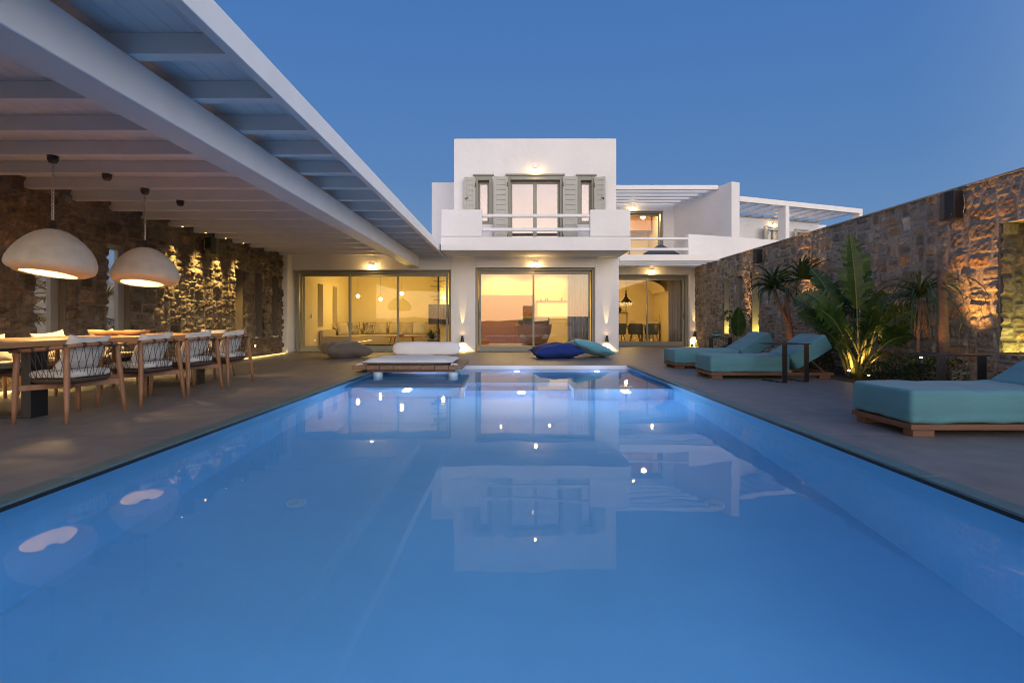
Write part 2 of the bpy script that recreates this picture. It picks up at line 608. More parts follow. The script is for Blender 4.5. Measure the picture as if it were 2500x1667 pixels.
def stone_face(U, V, res, seed, openings, palette, mortar, prot=(.012, .05), cell=.066, rgh=1.15):
    rng = np.random.default_rng(seed)
    nu, nv = int(U / cell) + 3, int(V / cell) + 3
    lab = -np.ones((nu, nv), int)
    rects = []
    for j in range(nv):
        for i in range(nu):
            if lab[i, j] >= 0:
                continue
            w = int(rng.choice([2, 2, 3, 3, 4, 4, 5, 5, 6]))
            h = int(rng.choice([1, 1, 2, 2, 3, 3, 3, 4, 4]))
            if h >= 4:
                w = max(w, 4)
            if h == 1:
                w = min(w, 5)
            ww = 0
            while ww < w and i + ww < nu and lab[i + ww, j] < 0:
                ww += 1
            hh = 1
            while hh < h and j + hh < nv and (lab[i:i + ww, j + hh] < 0).all():
                hh += 1
            lab[i:i + ww, j:j + hh] = len(rects)
            rects.append((i, i + ww, j, j + hh))
    rects = np.array(rects, float) * cell
    n = len(rects)
    pal = np.array(palette)
    colr = pal[rng.integers(0, len(pal), n)] * rng.uniform(.7, 1.3, (n, 1))
    pr = rng.uniform(prot[0], prot[1], n)
    tu, tv = rng.normal(0, .05, n), rng.normal(0, .05, n)
    rad = rng.uniform(.03, .085, n)
    nU, nV = int(round(U / res)) + 1, int(round(V / res)) + 1
    u, v = np.meshgrid(np.linspace(0, U, nU), np.linspace(0, V, nV), indexing='ij')
    wu = u + .018 * vnoise(rng, u, v, .22) + .006 * vnoise(rng, u, v, .05) + .08
    wv = v + .018 * vnoise(rng, u, v, .25) + .006 * vnoise(rng, u, v, .06) + .08
    li = lab[np.clip((wu / cell).astype(int), 0, nu - 1), np.clip((wv / cell).astype(int), 0, nv - 1)]
    r = rects[li]
    cx, cy = (r[..., 0] + r[..., 1]) / 2, (r[..., 2] + r[..., 3]) / 2
    hx, hy = (r[..., 1] - r[..., 0]) / 2, (r[..., 3] - r[..., 2]) / 2
    rd = np.minimum(rad[li], np.minimum(hx, hy) * .8)
    qx, qy = np.abs(wu - cx) - (hx - rd), np.abs(wv - cy) - (hy - rd)
    sd = np.hypot(np.maximum(qx, 0), np.maximum(qy, 0)) + np.minimum(np.maximum(qx, qy), 0) - rd
    d = -sd - .009
    t = np.clip(d / .030, 0, 1)
    t = t * t * (3 - 2 * t)
    rough = rgh * (.006 * vnoise(rng, u, v, .05) + .004 * vnoise(rng, u, v, .025) + .008 * vnoise(rng, u, v, .13))
    h = t * (pr[li] + (wu - cx) * tu[li] + (wv - cy) * tv[li] + rough) + .004 * vnoise(rng, u, v, .03)
    h = np.maximum(h, 0) + .006
    speck = 1 + .22 * vnoise(rng, u, v, .035) + .18 * vnoise(rng, u, v, .1)
    c = colr[li] * speck[..., None] * t[..., None] + np.array(mortar) * (1 + .15 * vnoise(rng, u, v, .05))[..., None] * (1 - t[..., None])
    keep = np.ones((nU - 1, nV - 1), bool)
    uc, vc = (u[:-1, :-1] + u[1:, 1:]) / 2, (v[:-1, :-1] + v[1:, 1:]) / 2
    for (a, b_, z0, z1) in openings:
        keep &= ~((uc > a) & (uc < b_) & (vc > z0) & (vc < z1))
    return u, v, h, np.clip(c, .004, 1), keep


def stone_wall(name, frame, U, V, res, seed, openings, palette, mortar, thick=.45, prot=(.012, .05), rgh=1.6):
    """frame: function (u, w, z) -> world xyz; w is the distance out of the face.
    openings: (u0, u1, z0, z1, depth) with depth None for a hole right through."""
    u, v, h, c, keep = stone_face(U, V, res, seed, [o[:4] for o in openings], palette, mortar, prot, rgh=rgh)
    nU, nV = u.shape
    verts = [frame(a, b_, z) for a, b_, z in zip(u.ravel(), h.ravel(), v.ravel())]
    ii, jj = np.nonzero(keep)
    a = ii * nV + jj
    quads = np.stack([a, a + nV, a + nV + 1, a + 1], 1).tolist()
    cols = c.reshape(-1, 3).tolist()
    # body
    body = MB()
    def bx(u0, u1, w0, w1, z0, z1):
        vs = [frame(*p) for p in ((u0, w0, z0), (u1, w0, z0), (u1, w1, z0), (u0, w1, z0), (u0, w0, z1), (u1, w0, z1), (u1, w1, z1), (u0, w1, z1))]
        body.add(vs, [(0, 3, 2, 1), (4, 5, 6, 7), (0, 1, 5, 4), (1, 2, 6, 5), (2, 3, 7, 6), (3, 0, 4, 7)])
    cur = 0
    for (u0, u1, z0, z1, dep) in sorted(openings):
        if u0 > cur:
            bx(cur, u0, -thick, 0.0, 0, V)
        bx(max(u0, 0), u1, -thick, 0.0, 0, z0)
        bx(max(u0, 0), u1, -thick, 0.0, z1, V)
        if dep:
            bx(max(u0, 0), u1, -thick, -dep, z0, z1)
        cur = u1
    if cur < U:
        bx(cur, U, -thick, 0.0, 0, V)
    bx(0, U, -thick - .002, .045, V, V + .025)       # cement cap
    base = len(verts)
    verts += body.v
    quads += [tuple(i + base for i in f) for f in body.f]
    cols += [[x * 1.15 for x in mortar]] * len(body.v)
    me = bpy.data.meshes.new(name)
    me.from_pydata(verts, [], quads)
    at = me.color_attributes.new('Col', 'FLOAT_COLOR', 'POINT')
    flat = np.ones((len(verts), 4), np.float32)
    flat[:, :3] = np.array(cols, np.float32)
    at.data.foreach_set('color', flat.ravel())
    me.materials.append(M['stone'])
    me.update()
    return me


# dining side: slightly skewed wall, face towards +x
LW0 = -6.95
def LX(yy):
    return LW0 + (yy - 6) * .0375
LY0 = 4.0
def lframe(u, w, z):
    return (LX(LY0 + u) + w, LY0 + u, z)
LOPEN = [(6.98 - LY0, 7.46 - LY0, .15, 2.24, None), (8.18 - LY0, 8.66 - LY0, .15, 2.24, None),
         (11.72 - LY0, 12.06 - LY0, .49, 2.18, .17), (12.56 - LY0, 12.92 - LY0, .49, 2.18, .17), (13.36 - LY0, 13.72 - LY0, .49, 2.18, .17)]
PAL_L = [(.165, .125, .09), (.13, .098, .072), (.19, .14, .10), (.145, .11, .085), (.18, .15, .115), (.165, .112, .075), (.105, .083, .065)]
me = stone_wall('stone_wall', lframe, 14.1 - LY0, 2.93, .019, 11, LOPEN, PAL_L, (.175, .145, .11), thick=.22, prot=(.015, .058), rgh=2.3)
t = thing('stone_wall', 'dark rubble stone wall with narrow slots behind the dining table', 'wall', (LX(LY0), LY0, 0))
def attach(me, nm, parent):
    o = bpy.data.objects.new(nm, me)
    COL.objects.link(o)
    o.parent = parent
    o.location = -OFF[parent.name]
    OFF[o.name] = Vector()
    return o
attach(me, 'masonry', t)
LEFT_WALL = t
mb = MB()
for (a, b_, z0, z1, d) in LOPEN[2:]:
    ya, yb = LY0 + a, LY0 + b_
    mb.box(LX(ya) - .168, LX(ya) + .05, ya, yb, z0 - .03, z0 + .004)
mb.build('sill', M['plaster'], t)
for (a, b_, z0, z1, d) in LOPEN[:2]:
    ya, yb = LY0 + a, LY0 + b_
    xx = LX(ya) - .15
    fr_ = MB()
    fr_.box(xx, xx + .07, ya, ya + .05, z0, z1)
    fr_.box(xx, xx + .07, yb - .13, yb, z0, z1)
    fr_.box(xx, xx + .07, ya + .05, yb - .13, z0, z0 + .07)
    fr_.box(xx, xx + .07, ya + .05, yb - .13, z1 - .09, z1)
    f_ = fr_.build('window', M['alu'], t, bevel=.006)
    MB().box(xx + .03, xx + .04, ya + .05, yb - .13, z0 + .07, z1 - .09).build('pane', M['glass_side'], f_)

# lounger side: face towards -x, top at 2.855
RX = 6.53
RY1 = 17.25
def rframe(u, w, z):
    return (RX - w, RY1 - u, z)
RU = RY1 - 2.0
ROPEN = [(RY1 - 14.87, RY1 - 14.52, .50, 2.18, .33), (RY1 - 14.06, RY1 - 13.70, .50, 2.20, .33), (RY1 - 13.14, RY1 - 12.76, .46, 2.19, .33),
         (RY1 - 6.48, RY1 - 5.3, .46, 2.21, .38)]
PAL_R = [(.210, .185, .150), (.155, .142, .12), (.225, .195, .15), (.30, .278, .235), (.235, .165, .105), (.178, .155, .125), (.205, .192, .168), (.245, .168, .102), (.135, .122, .105), (.225, .203, .17)]
me = stone_wall('stone_wall', rframe, RU, 2.83, .019, 23, ROPEN, PAL_R, (.25, .23, .20), prot=(.010, .034))
t = thing('stone_wall', 'tall brown rubble stone wall behind the loungers and plants', 'wall', (RX, RY1, 0))
attach(me, 'masonry', t)
# the big niche has stone cheeks of its own
cu = stone_face(.37, 1.74, .016, 5, [], PAL_R, (.17, .15, .12), (.015, .05))
def jamb(u, w, z):
    return (RX + u, 6.48 - w, .46 + z)
vs = [jamb(a, b_, z) for a, b_, z in zip(cu[0].ravel(), cu[2].ravel(), cu[1].ravel())]
nU, nV = cu[0].shape
fs = [(i * nV + j, (i + 1) * nV + j, (i + 1) * nV + j + 1, i * nV + j + 1) for i in range(nU - 1) for j in range(nV - 1)]
me = bpy.data.meshes.new('niche_cheek')
me.from_pydata(vs, [], fs)
at = me.color_attributes.new('Col', 'FLOAT_COLOR', 'POINT')
fl = np.ones((len(vs), 4), np.float32)
fl[:, :3] = cu[3].reshape(-1, 3)
at.data.foreach_set('color', fl.ravel())
me.materials.append(M['stone'])
attach(me, 'niche_cheek', t)
cu = stone_face(1.18, 1.74, .018, 6, [], PAL_R, (.17, .15, .12), (.012, .045))
vs = [(RX + .375 - b_, 6.48 - a, .46 + z) for a, b_, z in zip(cu[0].ravel(), cu[2].ravel(), cu[1].ravel())]
nU, nV = cu[0].shape
fs = [(i * nV + j, (i + 1) * nV + j, (i + 1) * nV + j + 1, i * nV + j + 1) for i in range(nU - 1) for j in range(nV - 1)]
me = bpy.data.meshes.new('niche_back')
me.from_pydata(vs, [], fs)
at = me.color_attributes.new('Col', 'FLOAT_COLOR', 'POINT')
fl = np.ones((len(vs), 4), np.float32)
fl[:, :3] = cu[3].reshape(-1, 3)
at.data.foreach_set('color', fl.ravel())
me.materials.append(M['stone'])
attach(me, 'niche_back', t)

# wall speakers
def wall_speaker(x, y, z0, z1, s, lab, w=.24):
    """s = +1: wall lies to -x (faces +x); -1: wall lies to +x"""
    t = thing('wall_speaker', lab, 'speaker', (x, y, z0), 'black wall speakers')
    X = lambda d: x + s * d
    mb = MB()
    mb.prism([(X(.09), y - w * .42), (X(.24), y - w * .5), (X(.27), y), (X(.24), y + w * .5), (X(.09), y + w * .42)], 'z', z0, z1)
    mb.build('case', M['speaker'], t, bevel=.008)
    mb = MB()
    mb.box(min(X(.0), X(.015)), max(X(.0), X(.015)), y - .05, y + .05, z0 + .03, z1 - .03)
    mb.box(min(X(.015), X(.09)), max(X(.015), X(.09)), y - .015, y + .015, z1 - .07, z1 - .05)
    mb.box(min(X(.015), X(.09)), max(X(.015), X(.09)), y - .015, y + .015, z0 + .05, z0 + .07)
    mb.build('bracket', M['dark'], t)
    mb = MB()
    mb.tube([(X(.05), y - .06, z1 - .05), (X(.06), y - .08, z1 - .12), (X(.04), y - .07, z1 - .2), (X(.05), y - .05, z0 + .08)], .006, 6)
    mb.build('cable', M['steel'], t)
    MB().box(min(X(.245), X(.2495)), max(X(.245), X(.2495)), y - .02 - w * .3, y + .0 - w * .3, z0 + .055, z0 + .065).build('badge', M['steel'], t)
wall_speaker(RX, 7.0, 2.37, 2.77, -1, 'large black speaker high on the stone wall above the cut trunk')
wall_speaker(RX, 12.55, 2.41, 2.76, -1, 'small black speaker on the stone wall above the aloe tree')
wall_speaker(LX(10.6) + .03, 10.6, 2.36, 2.73, 1, 'black speaker on the dark stone wall under the pergola rafters', .3)

# small recessed step light low on the dining side wall
t = thing('step_light', 'tiny square step light low on the dark stone wall', 'wall light', (LX(12.5) + .05, 12.5, .25))
MB().box(LX(12.5) + .03, LX(12.5) + .068, 12.47, 12.53, .24, .30).build('housing', M['dark'], t)
MB().box(LX(12.5) + .069, LX(12.5) + .072, 12.48, 12.52, .25, .29).build('lens', M['led'], t)
# ================================================================== the villa
V = thing('villa', 'white cubic villa with balcony and lit glass doors at the pool end', 'house', (0, 14.2, 0))
PL = M['plaster']
YF = 14.2
def wall(fn, name='wall', bevel=.02, mat_=None):
    mb = MB()
    fn(mb)
    return mb.build(name, mat_ or PL, V, bevel=bevel, seg=3)
# ground floor front
wall(lambda m: m.box(-6.66, -6.47, 13.95, 14.62, 0, 2.93), 'pier')
wall(lambda m: m.box(-1.80, -1.08, YF, 14.55, 0, 2.93))
wall(lambda m: m.box(2.44, 3.14, YF, 14.55, 0, 2.93))
wall(lambda m: m.box(-6.47, -1.80, YF, 14.55, 2.41, 2.93), 'wall', .012)
wall(lambda m: m.box(-1.08, 2.44, YF, 14.55, 2.48, 2.93), 'wall', .012)
wall(lambda m: m.box(2.84, 3.14, 14.55, 17.2, 0, 2.93))
wall(lambda m: m.box(-7.3, 3.14, YF + .001, 21, 2.93, 3.0), 'roof_slab', .01)
# upper block: front with three openings
UB0, UB1, ZT = -1.70, 3.06, 6.25
OPN = [(-1.07, -.60, 3.75, 5.16), (-.12, 1.48, 3.0, 5.17), (1.94, 2.41, 3.75, 5.16)]
mb = MB()
cur = UB0
for (a, b_, z0, z1) in OPN:
    mb.box(cur, a, YF, YF + .32, 3.0, ZT)
    if z0 > 3.0:
        mb.box(a, b_, YF, YF + .32, 3.0, z0)
    mb.box(a, b_, YF, YF + .32, z1, ZT)
    cur = b_
mb.box(cur, UB1, YF, YF + .32, 3.0, ZT)
mb.build('upper_wall', PL, V, merge=False)
mb = MB()
mb.box(UB0, UB0 + .3, YF + .32, 19.5, 3.0, ZT)
mb.box(UB1 - .3, UB1, YF + .32, 19.5, 3.0, ZT)
mb.box(UB0 + .3, UB1 - .3, 19.2, 19.5, 3.0, ZT)
mb.box(UB0 + .3, UB1 - .3, YF + .32, 19.2, 5.75, 5.95)
mb.build('upper_side_wall', PL, V)
wall(lambda m: m.box(-2.66, UB0 - .001, 16.0, 20, 3.0, 5.5), 'stair_block', .03)
# rounded lip along the parapet tops
MB().tube([(UB0 + .02, YF + .03, ZT - .006), (UB1 - .02, YF + .03, ZT - .006)], .03, 8).build('parapet_lip', PL, V, smooth=True)

# balcony
BX0, BX1, BY0 = -1.90, 3.16, 12.88
mb = MB()
prof = [(BY0, 2.79), (YF - .002, 2.79), (YF - .002, 2.999), (BY0 + .2, 2.999), (BY0 + .2, 3.15), (BY0, 3.15)]
mb.prism(prof, 'x', BX0, BX1)
bal = mb.build('balcony', PL, V, bevel=.012)
for a, b_ in ((BX0, -.80), (2.075, BX1)):
    MB().box(a, b_, BY0, BY0 + .2, 3.152, 3.88).build('parapet', PL, bal, bevel=.03, seg=3)
for a, b_ in ((BX0, BX0 + .2), (BX1 - .2, BX1)):
    MB().box(a, b_, BY0 + .202, YF - .002, 3.001, 3.88).build('parapet', PL, bal, bevel=.02, seg=3)
for z0, z1 in ((3.31, 3.40), (3.68, 3.77)):
    MB().box(-.805, 2.08, BY0 + .03, BY0 + .13, z0, z1).build('rail', M['paint'], bal, bevel=.025, seg=3)


# ------------------------------------------------------------------ sliding doors
def sliding_door(x0, x1, y, z1, stiles, gl, label=None, z0=0.01, fw=.075, rail_b=.16, side_gap=True, parent=V, fr=M['frame']):
    """outer frame x0..x1; panels split at stiles"""
    mb = MB()
    mb.box(x0, x0 + fw, y, y + .16, z0, z1)
    mb.box(x1 - fw, x1, y, y + .16, z0, z1)
    mb.box(x0 + fw, x1 - fw, y, y + .16, z1 - fw, z1)
    mb.box(x0 + fw, x1 - fw, y, y + .16, z0, z0 + .02)
    d = mb.build('sliding_door', fr, parent, bevel=.006)
    edges = [x0 + fw] + stiles + [x1 - fw]
    n = len(edges) - 1
    for k in range(n):
        a, b_ = edges[k], edges[k + 1]
        yy = y + .03 + .05 * (k % 2)
        st = .055
        m2 = MB()
        a2 = a - (.025 if k else -.03)
        b2 = b_ + (.025 if k < n - 1 else -.03)
        m2.box(a2, a2 + st, yy, yy + .045, z0 + .02, z1 - fw - .004)
        m2.box(b2 - st, b2, yy, yy + .045, z0 + .02, z1 - fw - .004)
        m2.box(a2 + st, b2 - st, yy, yy + .045, z1 - fw - .10, z1 - fw - .004)
        m2.box(a2 + st, b2 - st, yy, yy + .045, z0 + .02, z0 + rail_b)
        m2.build('sash', fr, d, bevel=.004)
        MB().box(a2 + st, b2 - st, yy + .018, yy + .026, z0 + rail_b, z1 - fw - .10).build('pane', gl, d)
    for xx in (x0 + fw + .055, x1 - fw - .055):
        MB().tube([(xx, y + .015, 1.0), (xx, y + .015, 1.18)], .008, 6).build('handle', M['black'], d)
    return d
sliding_door(-6.40, -1.80, 14.34, 2.41, [-4.83, -3.40], M['glass'])
sliding_door(-1.08, 2.44, 14.34, 2.48, [.64], M['glass_mid'])
# inner reveal strip around the centre door
# ------------------------------------------------------------------ upper windows and shutters
def casement(x0, x1, y, z0, z1, gl, double=False, fr=M['frame']):
    fw = .075
    mb = MB()
    mb.box(x0 - .03, x0 + fw, y - .02, y + .14, z0, z1)
    mb.box(x1 - fw, x1 + .03, y - .02, y + .14, z0, z1)
    mb.box(x0 - .07, x1 + .07, y - .05, y + .14, z1, z1 + .05)
    mb.box(x0 + fw, x1 - fw, y - .02, y + .14, z1 - .12, z1)
    mb.box(x0 + fw, x1 - fw, y - .02, y + .14, z0, z0 + .05)
    w = mb.build('window' if not double else 'balcony_door', fr, V, bevel=.006)
    xs = [x0 + fw, x1 - fw] if not double else [x0 + fw, (x0 + x1) / 2, x1 - fw]
    for a, b_ in zip(xs[:-1], xs[1:]):
        m2 = MB()
        st = .055
        yy = y + .14
        m2.box(a, a + st, yy, yy + .05, z0 + .05, z1 - .12)
        m2.box(b_ - st, b_, yy, yy + .05, z0 + .05, z1 - .12)
        m2.box(a + st, b_ - st, yy, yy + .05, z1 - .20, z1 - .12)
        m2.box(a + st, b_ - st, yy, yy + .05, z0 + .05, z0 + .13)
        m2.build('sash', fr, w)
        MB().box(a + st, b_ - st, yy + .02, yy + .028, z0 + .13, z1 - .20).build('pane', gl, w)
    return w
casement(-1.07, -.60, YF, 3.75, 5.16, M['glass_up'])
casement(-.12, 1.48, YF, 3.0, 5.17, M['glass_up'], True)
casement(1.94, 2.41, YF, 3.75, 5.16, M['glass_up'])


def shutter(hx, y, z0, z1, w, ang, sgn, handle=True, parent=V, base=None):
    """hinged at hx, opens outwards; sgn=-1 leaf runs to -x"""
    B = (base or Matrix.Identity(4)) @ Matrix.Translation((hx, y, 0)) @ Matrix.Rotation(ang, 4, 'Z')
    mb = MB()
    X = lambda d: (min(0, d), max(0, d))
    e = .07
    def bx(a, b_, y0, y1, za, zb):
        a, b_ = sgn * a, sgn * b_
        mb.box(min(a, b_), max(a, b_), y0, y1, za, zb, B)
    bx(0, e, -.045, 0, z0, z1)
    bx(w - e, w, -.045, 0, z0, z1)
    bx(e, w - e, -.045, 0, z1 - .09, z1)
    bx(e, w - e, -.045, 0, z0, z0 + .09)
    n = max(5, int((z1 - z0) / .16))
    hh = (z1 - z0 - .18) / n
    for k in range(n):
        za = z0 + .09 + k * hh
        bx(e, w - e, -.036, -.008, za + .004, za + hh - .004)
    s = mb.build('shutter', M['shutter'], parent, bevel=.003, seg=1)
    p = lambda a, yy, z: B @ Vector((sgn * a, yy, z))
    if handle:
        zc = (z0 + z1) / 2 + .05
        MB().tube([p(w - .05, -.04, zc - .03), p(w - .05, -.05, zc - .01), p(w - .05, -.08, zc), p(w - .12, -.085, zc + .02)], [.018, .018, .012, .010], 6).build('handle', M['black'], s)
    for z in (z1 - .25, z0 + .35):
        MB().tube([p(.03, -.05, z - .02), p(.0, -.055, z - .02), p(.0, -.058, z + .03), p(.0, -.055, z + .08)], .011, 6).build('hinge', M['black'], s)
    return s
shutter(-.13, YF - .055, 3.02, 5.12, .40, R(6), -1, False)
shutter(1.49, YF - .055, 3.02, 5.12, .42, R(-4), 1, False)
shutter(-1.07, YF - .055, 3.75, 5.10, .33, R(5), -1)
shutter(2.41, YF - .055, 3.75, 5.10, .32, R(-14), 1)

# ------------------------------------------------------------------ dining wing, ground floor
wall(lambda m: m.box(6.32, 6.62, 17.2, 17.6, 0, 2.92))
wall(lambda m: m.box(3.14, 6.32, 17.2, 17.55, 2.56, 2.92), 'wall', .01)
sliding_door(3.18, 6.30, 17.36, 2.56, [4.87], M['glass'])
MB().box(3.14, 6.62, 17.17, 21, 2.921, 3.05).build('roof_slab', PL, V)
# lower sun screen in front of the dining room
pg = MB().box(3.36, 6.55, 15.1, 15.22, 2.79, 2.985).build('lower_pergola', M['paint'], V, bevel=.008)
for yy in (15.62, 16.08, 16.54, 16.98):
    MB().box(3.15, 6.52, yy, yy + .09, 2.80, 2.93).build('slat', M['paint'], pg, bevel=.006)
MB().box(3.15, 3.24, 15.22, 17.17, 2.80, 2.93).build('bearer', M['paint'], pg)
# terrace over it
MB().box(3.16, 6.2, 16.42, 17.17, 2.935, 3.05).build('terrace_slab', PL, V)
for z0, z1 in ((3.31, 3.40), (3.67, 3.757)):
    MB().box(3.15, 6.02, 16.44, 16.54, z0, z1).build('terrace_rail', M['paint'], V, bevel=.025, seg=3)
U2, N2, O2 = Vector((.947, .322, 0)), Vector((-.322, .947, 0)), Vector((5.99, 16.42, 0))
WM = Matrix(((U2.x, N2.x, 0, O2.x), (U2.y, N2.y, 0, O2.y), (0, 0, 1, 0), (0, 0, 0, 1)))
def wbox(t0, t1, n0, n1, z0, z1, name, mat_=PL, bevel=.02, parent=V):
    return MB().box(t0, t1, n0, n1, z0, z1, WM).build(name, mat_, parent, bevel=bevel, seg=3)
wbox(0, 9.2, 0, .22, 2.95, 3.87, 'terrace_parapet')
wbox(1.83, 2.2, -.004, 3.35, 2.9, 5.82, 'fin_wall', bevel=.03)
MB().box(3.06, 3.62, 20, 20.3, 3.0, 5.95).build('back_wall', PL, V)
MB().box(6.26, 7.2, 20, 20.3, 3.0, 5.95).build('back_wall', PL, V)
MB().box(3.62, 6.26, 20, 20.3, 5.47, 5.95).build('back_wall', PL, V)
MB().box(3.06, 8.2, 17.2, 20, 3.051, 3.06).build('terrace_floor', M['deck'], V)
sliding_door(3.62, 6.26, 20.12, 5.46, [4.9], M['glass'], z0=3.07, fr=M['frame'])
up = MB().box(3.062, 7.50, 17.57, 17.70, 5.69, 5.85).build('upper_pergola', M['paint'], V, bevel=.008)
for yy in (18.08, 18.56, 19.04, 19.52):
    MB().box(3.062, 7.68 - .338 * (yy + .05 - 17.0), yy, yy + .10, 5.69, 5.83).build('slat', M['paint'], up, bevel=.006)
# far wing
fw_ = MB().box(2.2, 8.3, 0, .13, 5.15, 5.34, WM).build('far_pergola', M['paint'], V, bevel=.008)
MB().box(4.32, 4.50, .0, .33, 3.5, 5.149, WM).build('post', M['paint'], fw_, bevel=.008)
MB().box(8.12, 8.30, .0, .33, 3.0, 5.149, WM).build('post', M['paint'], fw_, bevel=.008)
for k in range(10):
    t0 = 2.45 + k * .60
    MB().box(t0, t0 + .09, .13, 1.72, 5.13, 5.27, WM).build('slat', M['paint'], fw_, bevel=.005)
mb = MB()
wins = [(5.05, 5.92, 2.9, 4.70), (6.62, 7.25, 3.4, 4.68)]
cur = 2.2
for a, b_, z0, z1 in wins:
    mb.box(cur, a, 1.6, 1.95, 2.9, 5.05, WM)
    mb.box(a, b_, 1.6, 1.95, z1, 5.05, WM)
    if z0 > 2.95:
        mb.box(a, b_, 1.6, 1.95, 2.9, z0, WM)
    cur = b_
mb.box(cur, 7.95, 1.6, 1.95, 2.9, 5.05, WM)
mb.build('far_wall', PL, V)
wbox(2.2, 8.0, 1.56, 1.98, 5.05, 5.10, 'eaves_trim', M['alu'], .004)
for a, b_, z0, z1 in wins:
    mb = MB()
    mb.box(a, a + .08, 1.56, 1.70, z0, z1, WM)
    mb.box(b_ - .08, b_, 1.56, 1.70, z0, z1, WM)
    mb.box(a - .05, b_ + .05, 1.53, 1.70, z1, z1 + .05, WM)
    mb.box(a + .08, b_ - .08, 1.56, 1.70, z1 - .09, z1, WM)
    mb.box((a + b_) / 2 - .04, (a + b_) / 2 + .04, 1.62, 1.70, z0, z1 - .09, WM)
    w_ = mb.build('window', M['shutter'], V)
    MB().box(a + .08, b_ - .08, 1.68, 1.69, z0, z1 - .09, WM).build('pane', M['glass'], w_)
shutter(5.05, 1.54, 2.95, 4.66, .45, R(32), -1, False, base=WM)
shutter(6.62, 1.54, 3.4, 4.64, .30, R(30), -1, False, base=WM)
MB().box(5.0, 7.9, 3.6, 3.7, 2.9, 5.0, WM).build('back_wall', M['inside'], V)
MB().box(15.0, 15.6, 24, 26, 2, 5.68).build('far_block', PL, V)

# ------------------------------------------------------------------ bulkhead spots over the doors
def bulkhead(x, y, z, lab, power=14, fwd=Vector((0, -1, 0))):
    t = thing('bulkhead_lamp', lab, 'wall lamp', (x, y, z), 'bulkhead lamps above the doors')
    s = Vector((fwd.y, -fwd.x, 0))
    B = Matrix(((s.x, -fwd.x, 0, x), (s.y, -fwd.y, 0, y), (0, 0, 1, z), (0, 0, 0, 1)))   # local -y = outwards
    mb = MB()
    mb.box(-.035, .035, -.02, 0, -.01, .10, B)
    P = []
    for i in range(9):
        a = math.pi * i / 8
        P.append([B @ Vector((.055 * math.cos(a) * (1 - .25 * j), -.02 - .08 * math.sin(a) * (1 - .25 * j), .03 + .025 * j)) for j in range(4)])
    mb.grid(P)
    mb.build('hood', M['steel'], t, smooth=True)
    m2 = MB()
    c = B @ Vector((0, -.07, .015))
    m2.sphere(c, .045, 12, 8)
    m2.build('bulb', M['bulb'], t, smooth=True)
    q = B @ Vector((0, -.10, -.03))
    light('bulkhead_glow', 'POINT', q, power * .72, WARM, size=.03)
    return t
bulkhead(-4.10, YF, 2.50, 'lit bulkhead lamp over the three panel living room door', 16)
bulkhead(.69, YF, 2.56, 'lit bulkhead lamp under the balcony over the centre glass door', 13)
bulkhead(.69, YF, 5.30, 'lit bulkhead lamp over the upper balcony door', 10)
bulkhead(4.97, 17.2, 2.66, 'lit bulkhead lamp over the dining room door', 10)
bulkhead(4.99, 20, 5.55, 'lit bulkhead lamp over the upper terrace door', 10)
p = WM @ Vector((5.42, 1.6, 4.80))
bulkhead(p.x, p.y, p.z, 'lit bulkhead lamp over the shuttered window of the far wing', 8, fwd=-N2)


# cone lamps washing the wall up and down
def cone_lamp(x, y, z, lab, pw=10):
    t = thing('cone_lamp', lab, 'wall lamp', (x, y, z), 'cone lamps washing the walls')
    MB().lathe([(.058, -.10), (.030, .075), (.034, .085)], (x, y - .085, z), 20).build('shade', M['dark'], t, smooth=True)
    MB().box(x - .015, x + .015, y - .055, y, z - .03, z + .01).build('bracket', M['dark'], t)
    MB().lathe([(.001, 0), (.030, 0)], (x, y - .085, z + .07), 14).build('upper_lens', M['led'], t)
    MB().lathe([(.001, 0), (.045, 0)], (x, y - .085, z - .085), 14).build('lower_lens', M['led'], t)
    light('cone_down', 'SPOT', (x, y - .085, z - .088), pw * 5.5, YELL, (0, .12, -1), size=.01, angle=104, blend=.12)
    light('cone_up', 'SPOT', (x, y - .085, z + .088), pw * 7, YELL, (0, .10, 1), size=.006, angle=17, blend=.5)
cone_lamp(-1.45, YF, .40, 'black cone wall lamp between the living room and centre doors', 9)
cone_lamp(2.77, YF, .40, 'black cone wall lamp on the white pillar past the centre door', 9)
cone_lamp(6.47, 17.2, .46, 'black cone wall lamp on the pillar beside the stone wall', 9)
# ================================================================== dining pergola
PG = thing('pergola', 'white timber dining pergola with a thick beam and close rafters', 'pergola', (-4.4, 6, 2.8))
YN = -1.6
MB().box(-3.02, -2.71, YN, YF - .003, 2.48, 2.786).build('beam', M['paint'], PG, bevel=.012, seg=3)
MB().box(-2.02, -1.94, YN, YF - .003, 2.785, 2.99).build('fascia', M['paint'], PG, bevel=.006)
MB().box(-7.3, -2.02, YN, YF - .003, 2.942, 2.975).build('roof_boards', M['boards'], PG)
k = -7
RY = []
while True:
    y0 = 3.42 + .685 * k
    if y0 > 14.0:
        break
    if y0 > YN:
        e_ = -6.99 + max(0, (y0 - 8)) * .02
        mb = MB()
        # the wall end of each rafter is rounded off underneath
        prof = [(e_, 2.94), (e_, 2.85), (e_ + .012, 2.815), (e_ + .05, 2.797), (e_ + .10, 2.792), (-2.022, 2.792), (-2.022, 2.94)]
        mb.prism(prof, 'y', y0, y0 + .10)
        mb.build('rafter', M['paint'], PG)
        RY.append(y0)
    k += 1
# drip cable and junction ring at the end of the beam
mb = MB()
mb.tube([(-2.74, 14.15, 2.75), (-2.66, 14.17, 2.66), (-2.62, 14.185, 2.60)], .006, 6)
mb.lathe([(.035, -.006), (.045, -.006), (.045, .006), (.035, .006), (.035, -.006)], (-2.60, 14.185, 2.55), 16, fn=lambda p: Vector((p.x, p.z, p.y)))
mb.build('cable', M['paint'], PG)

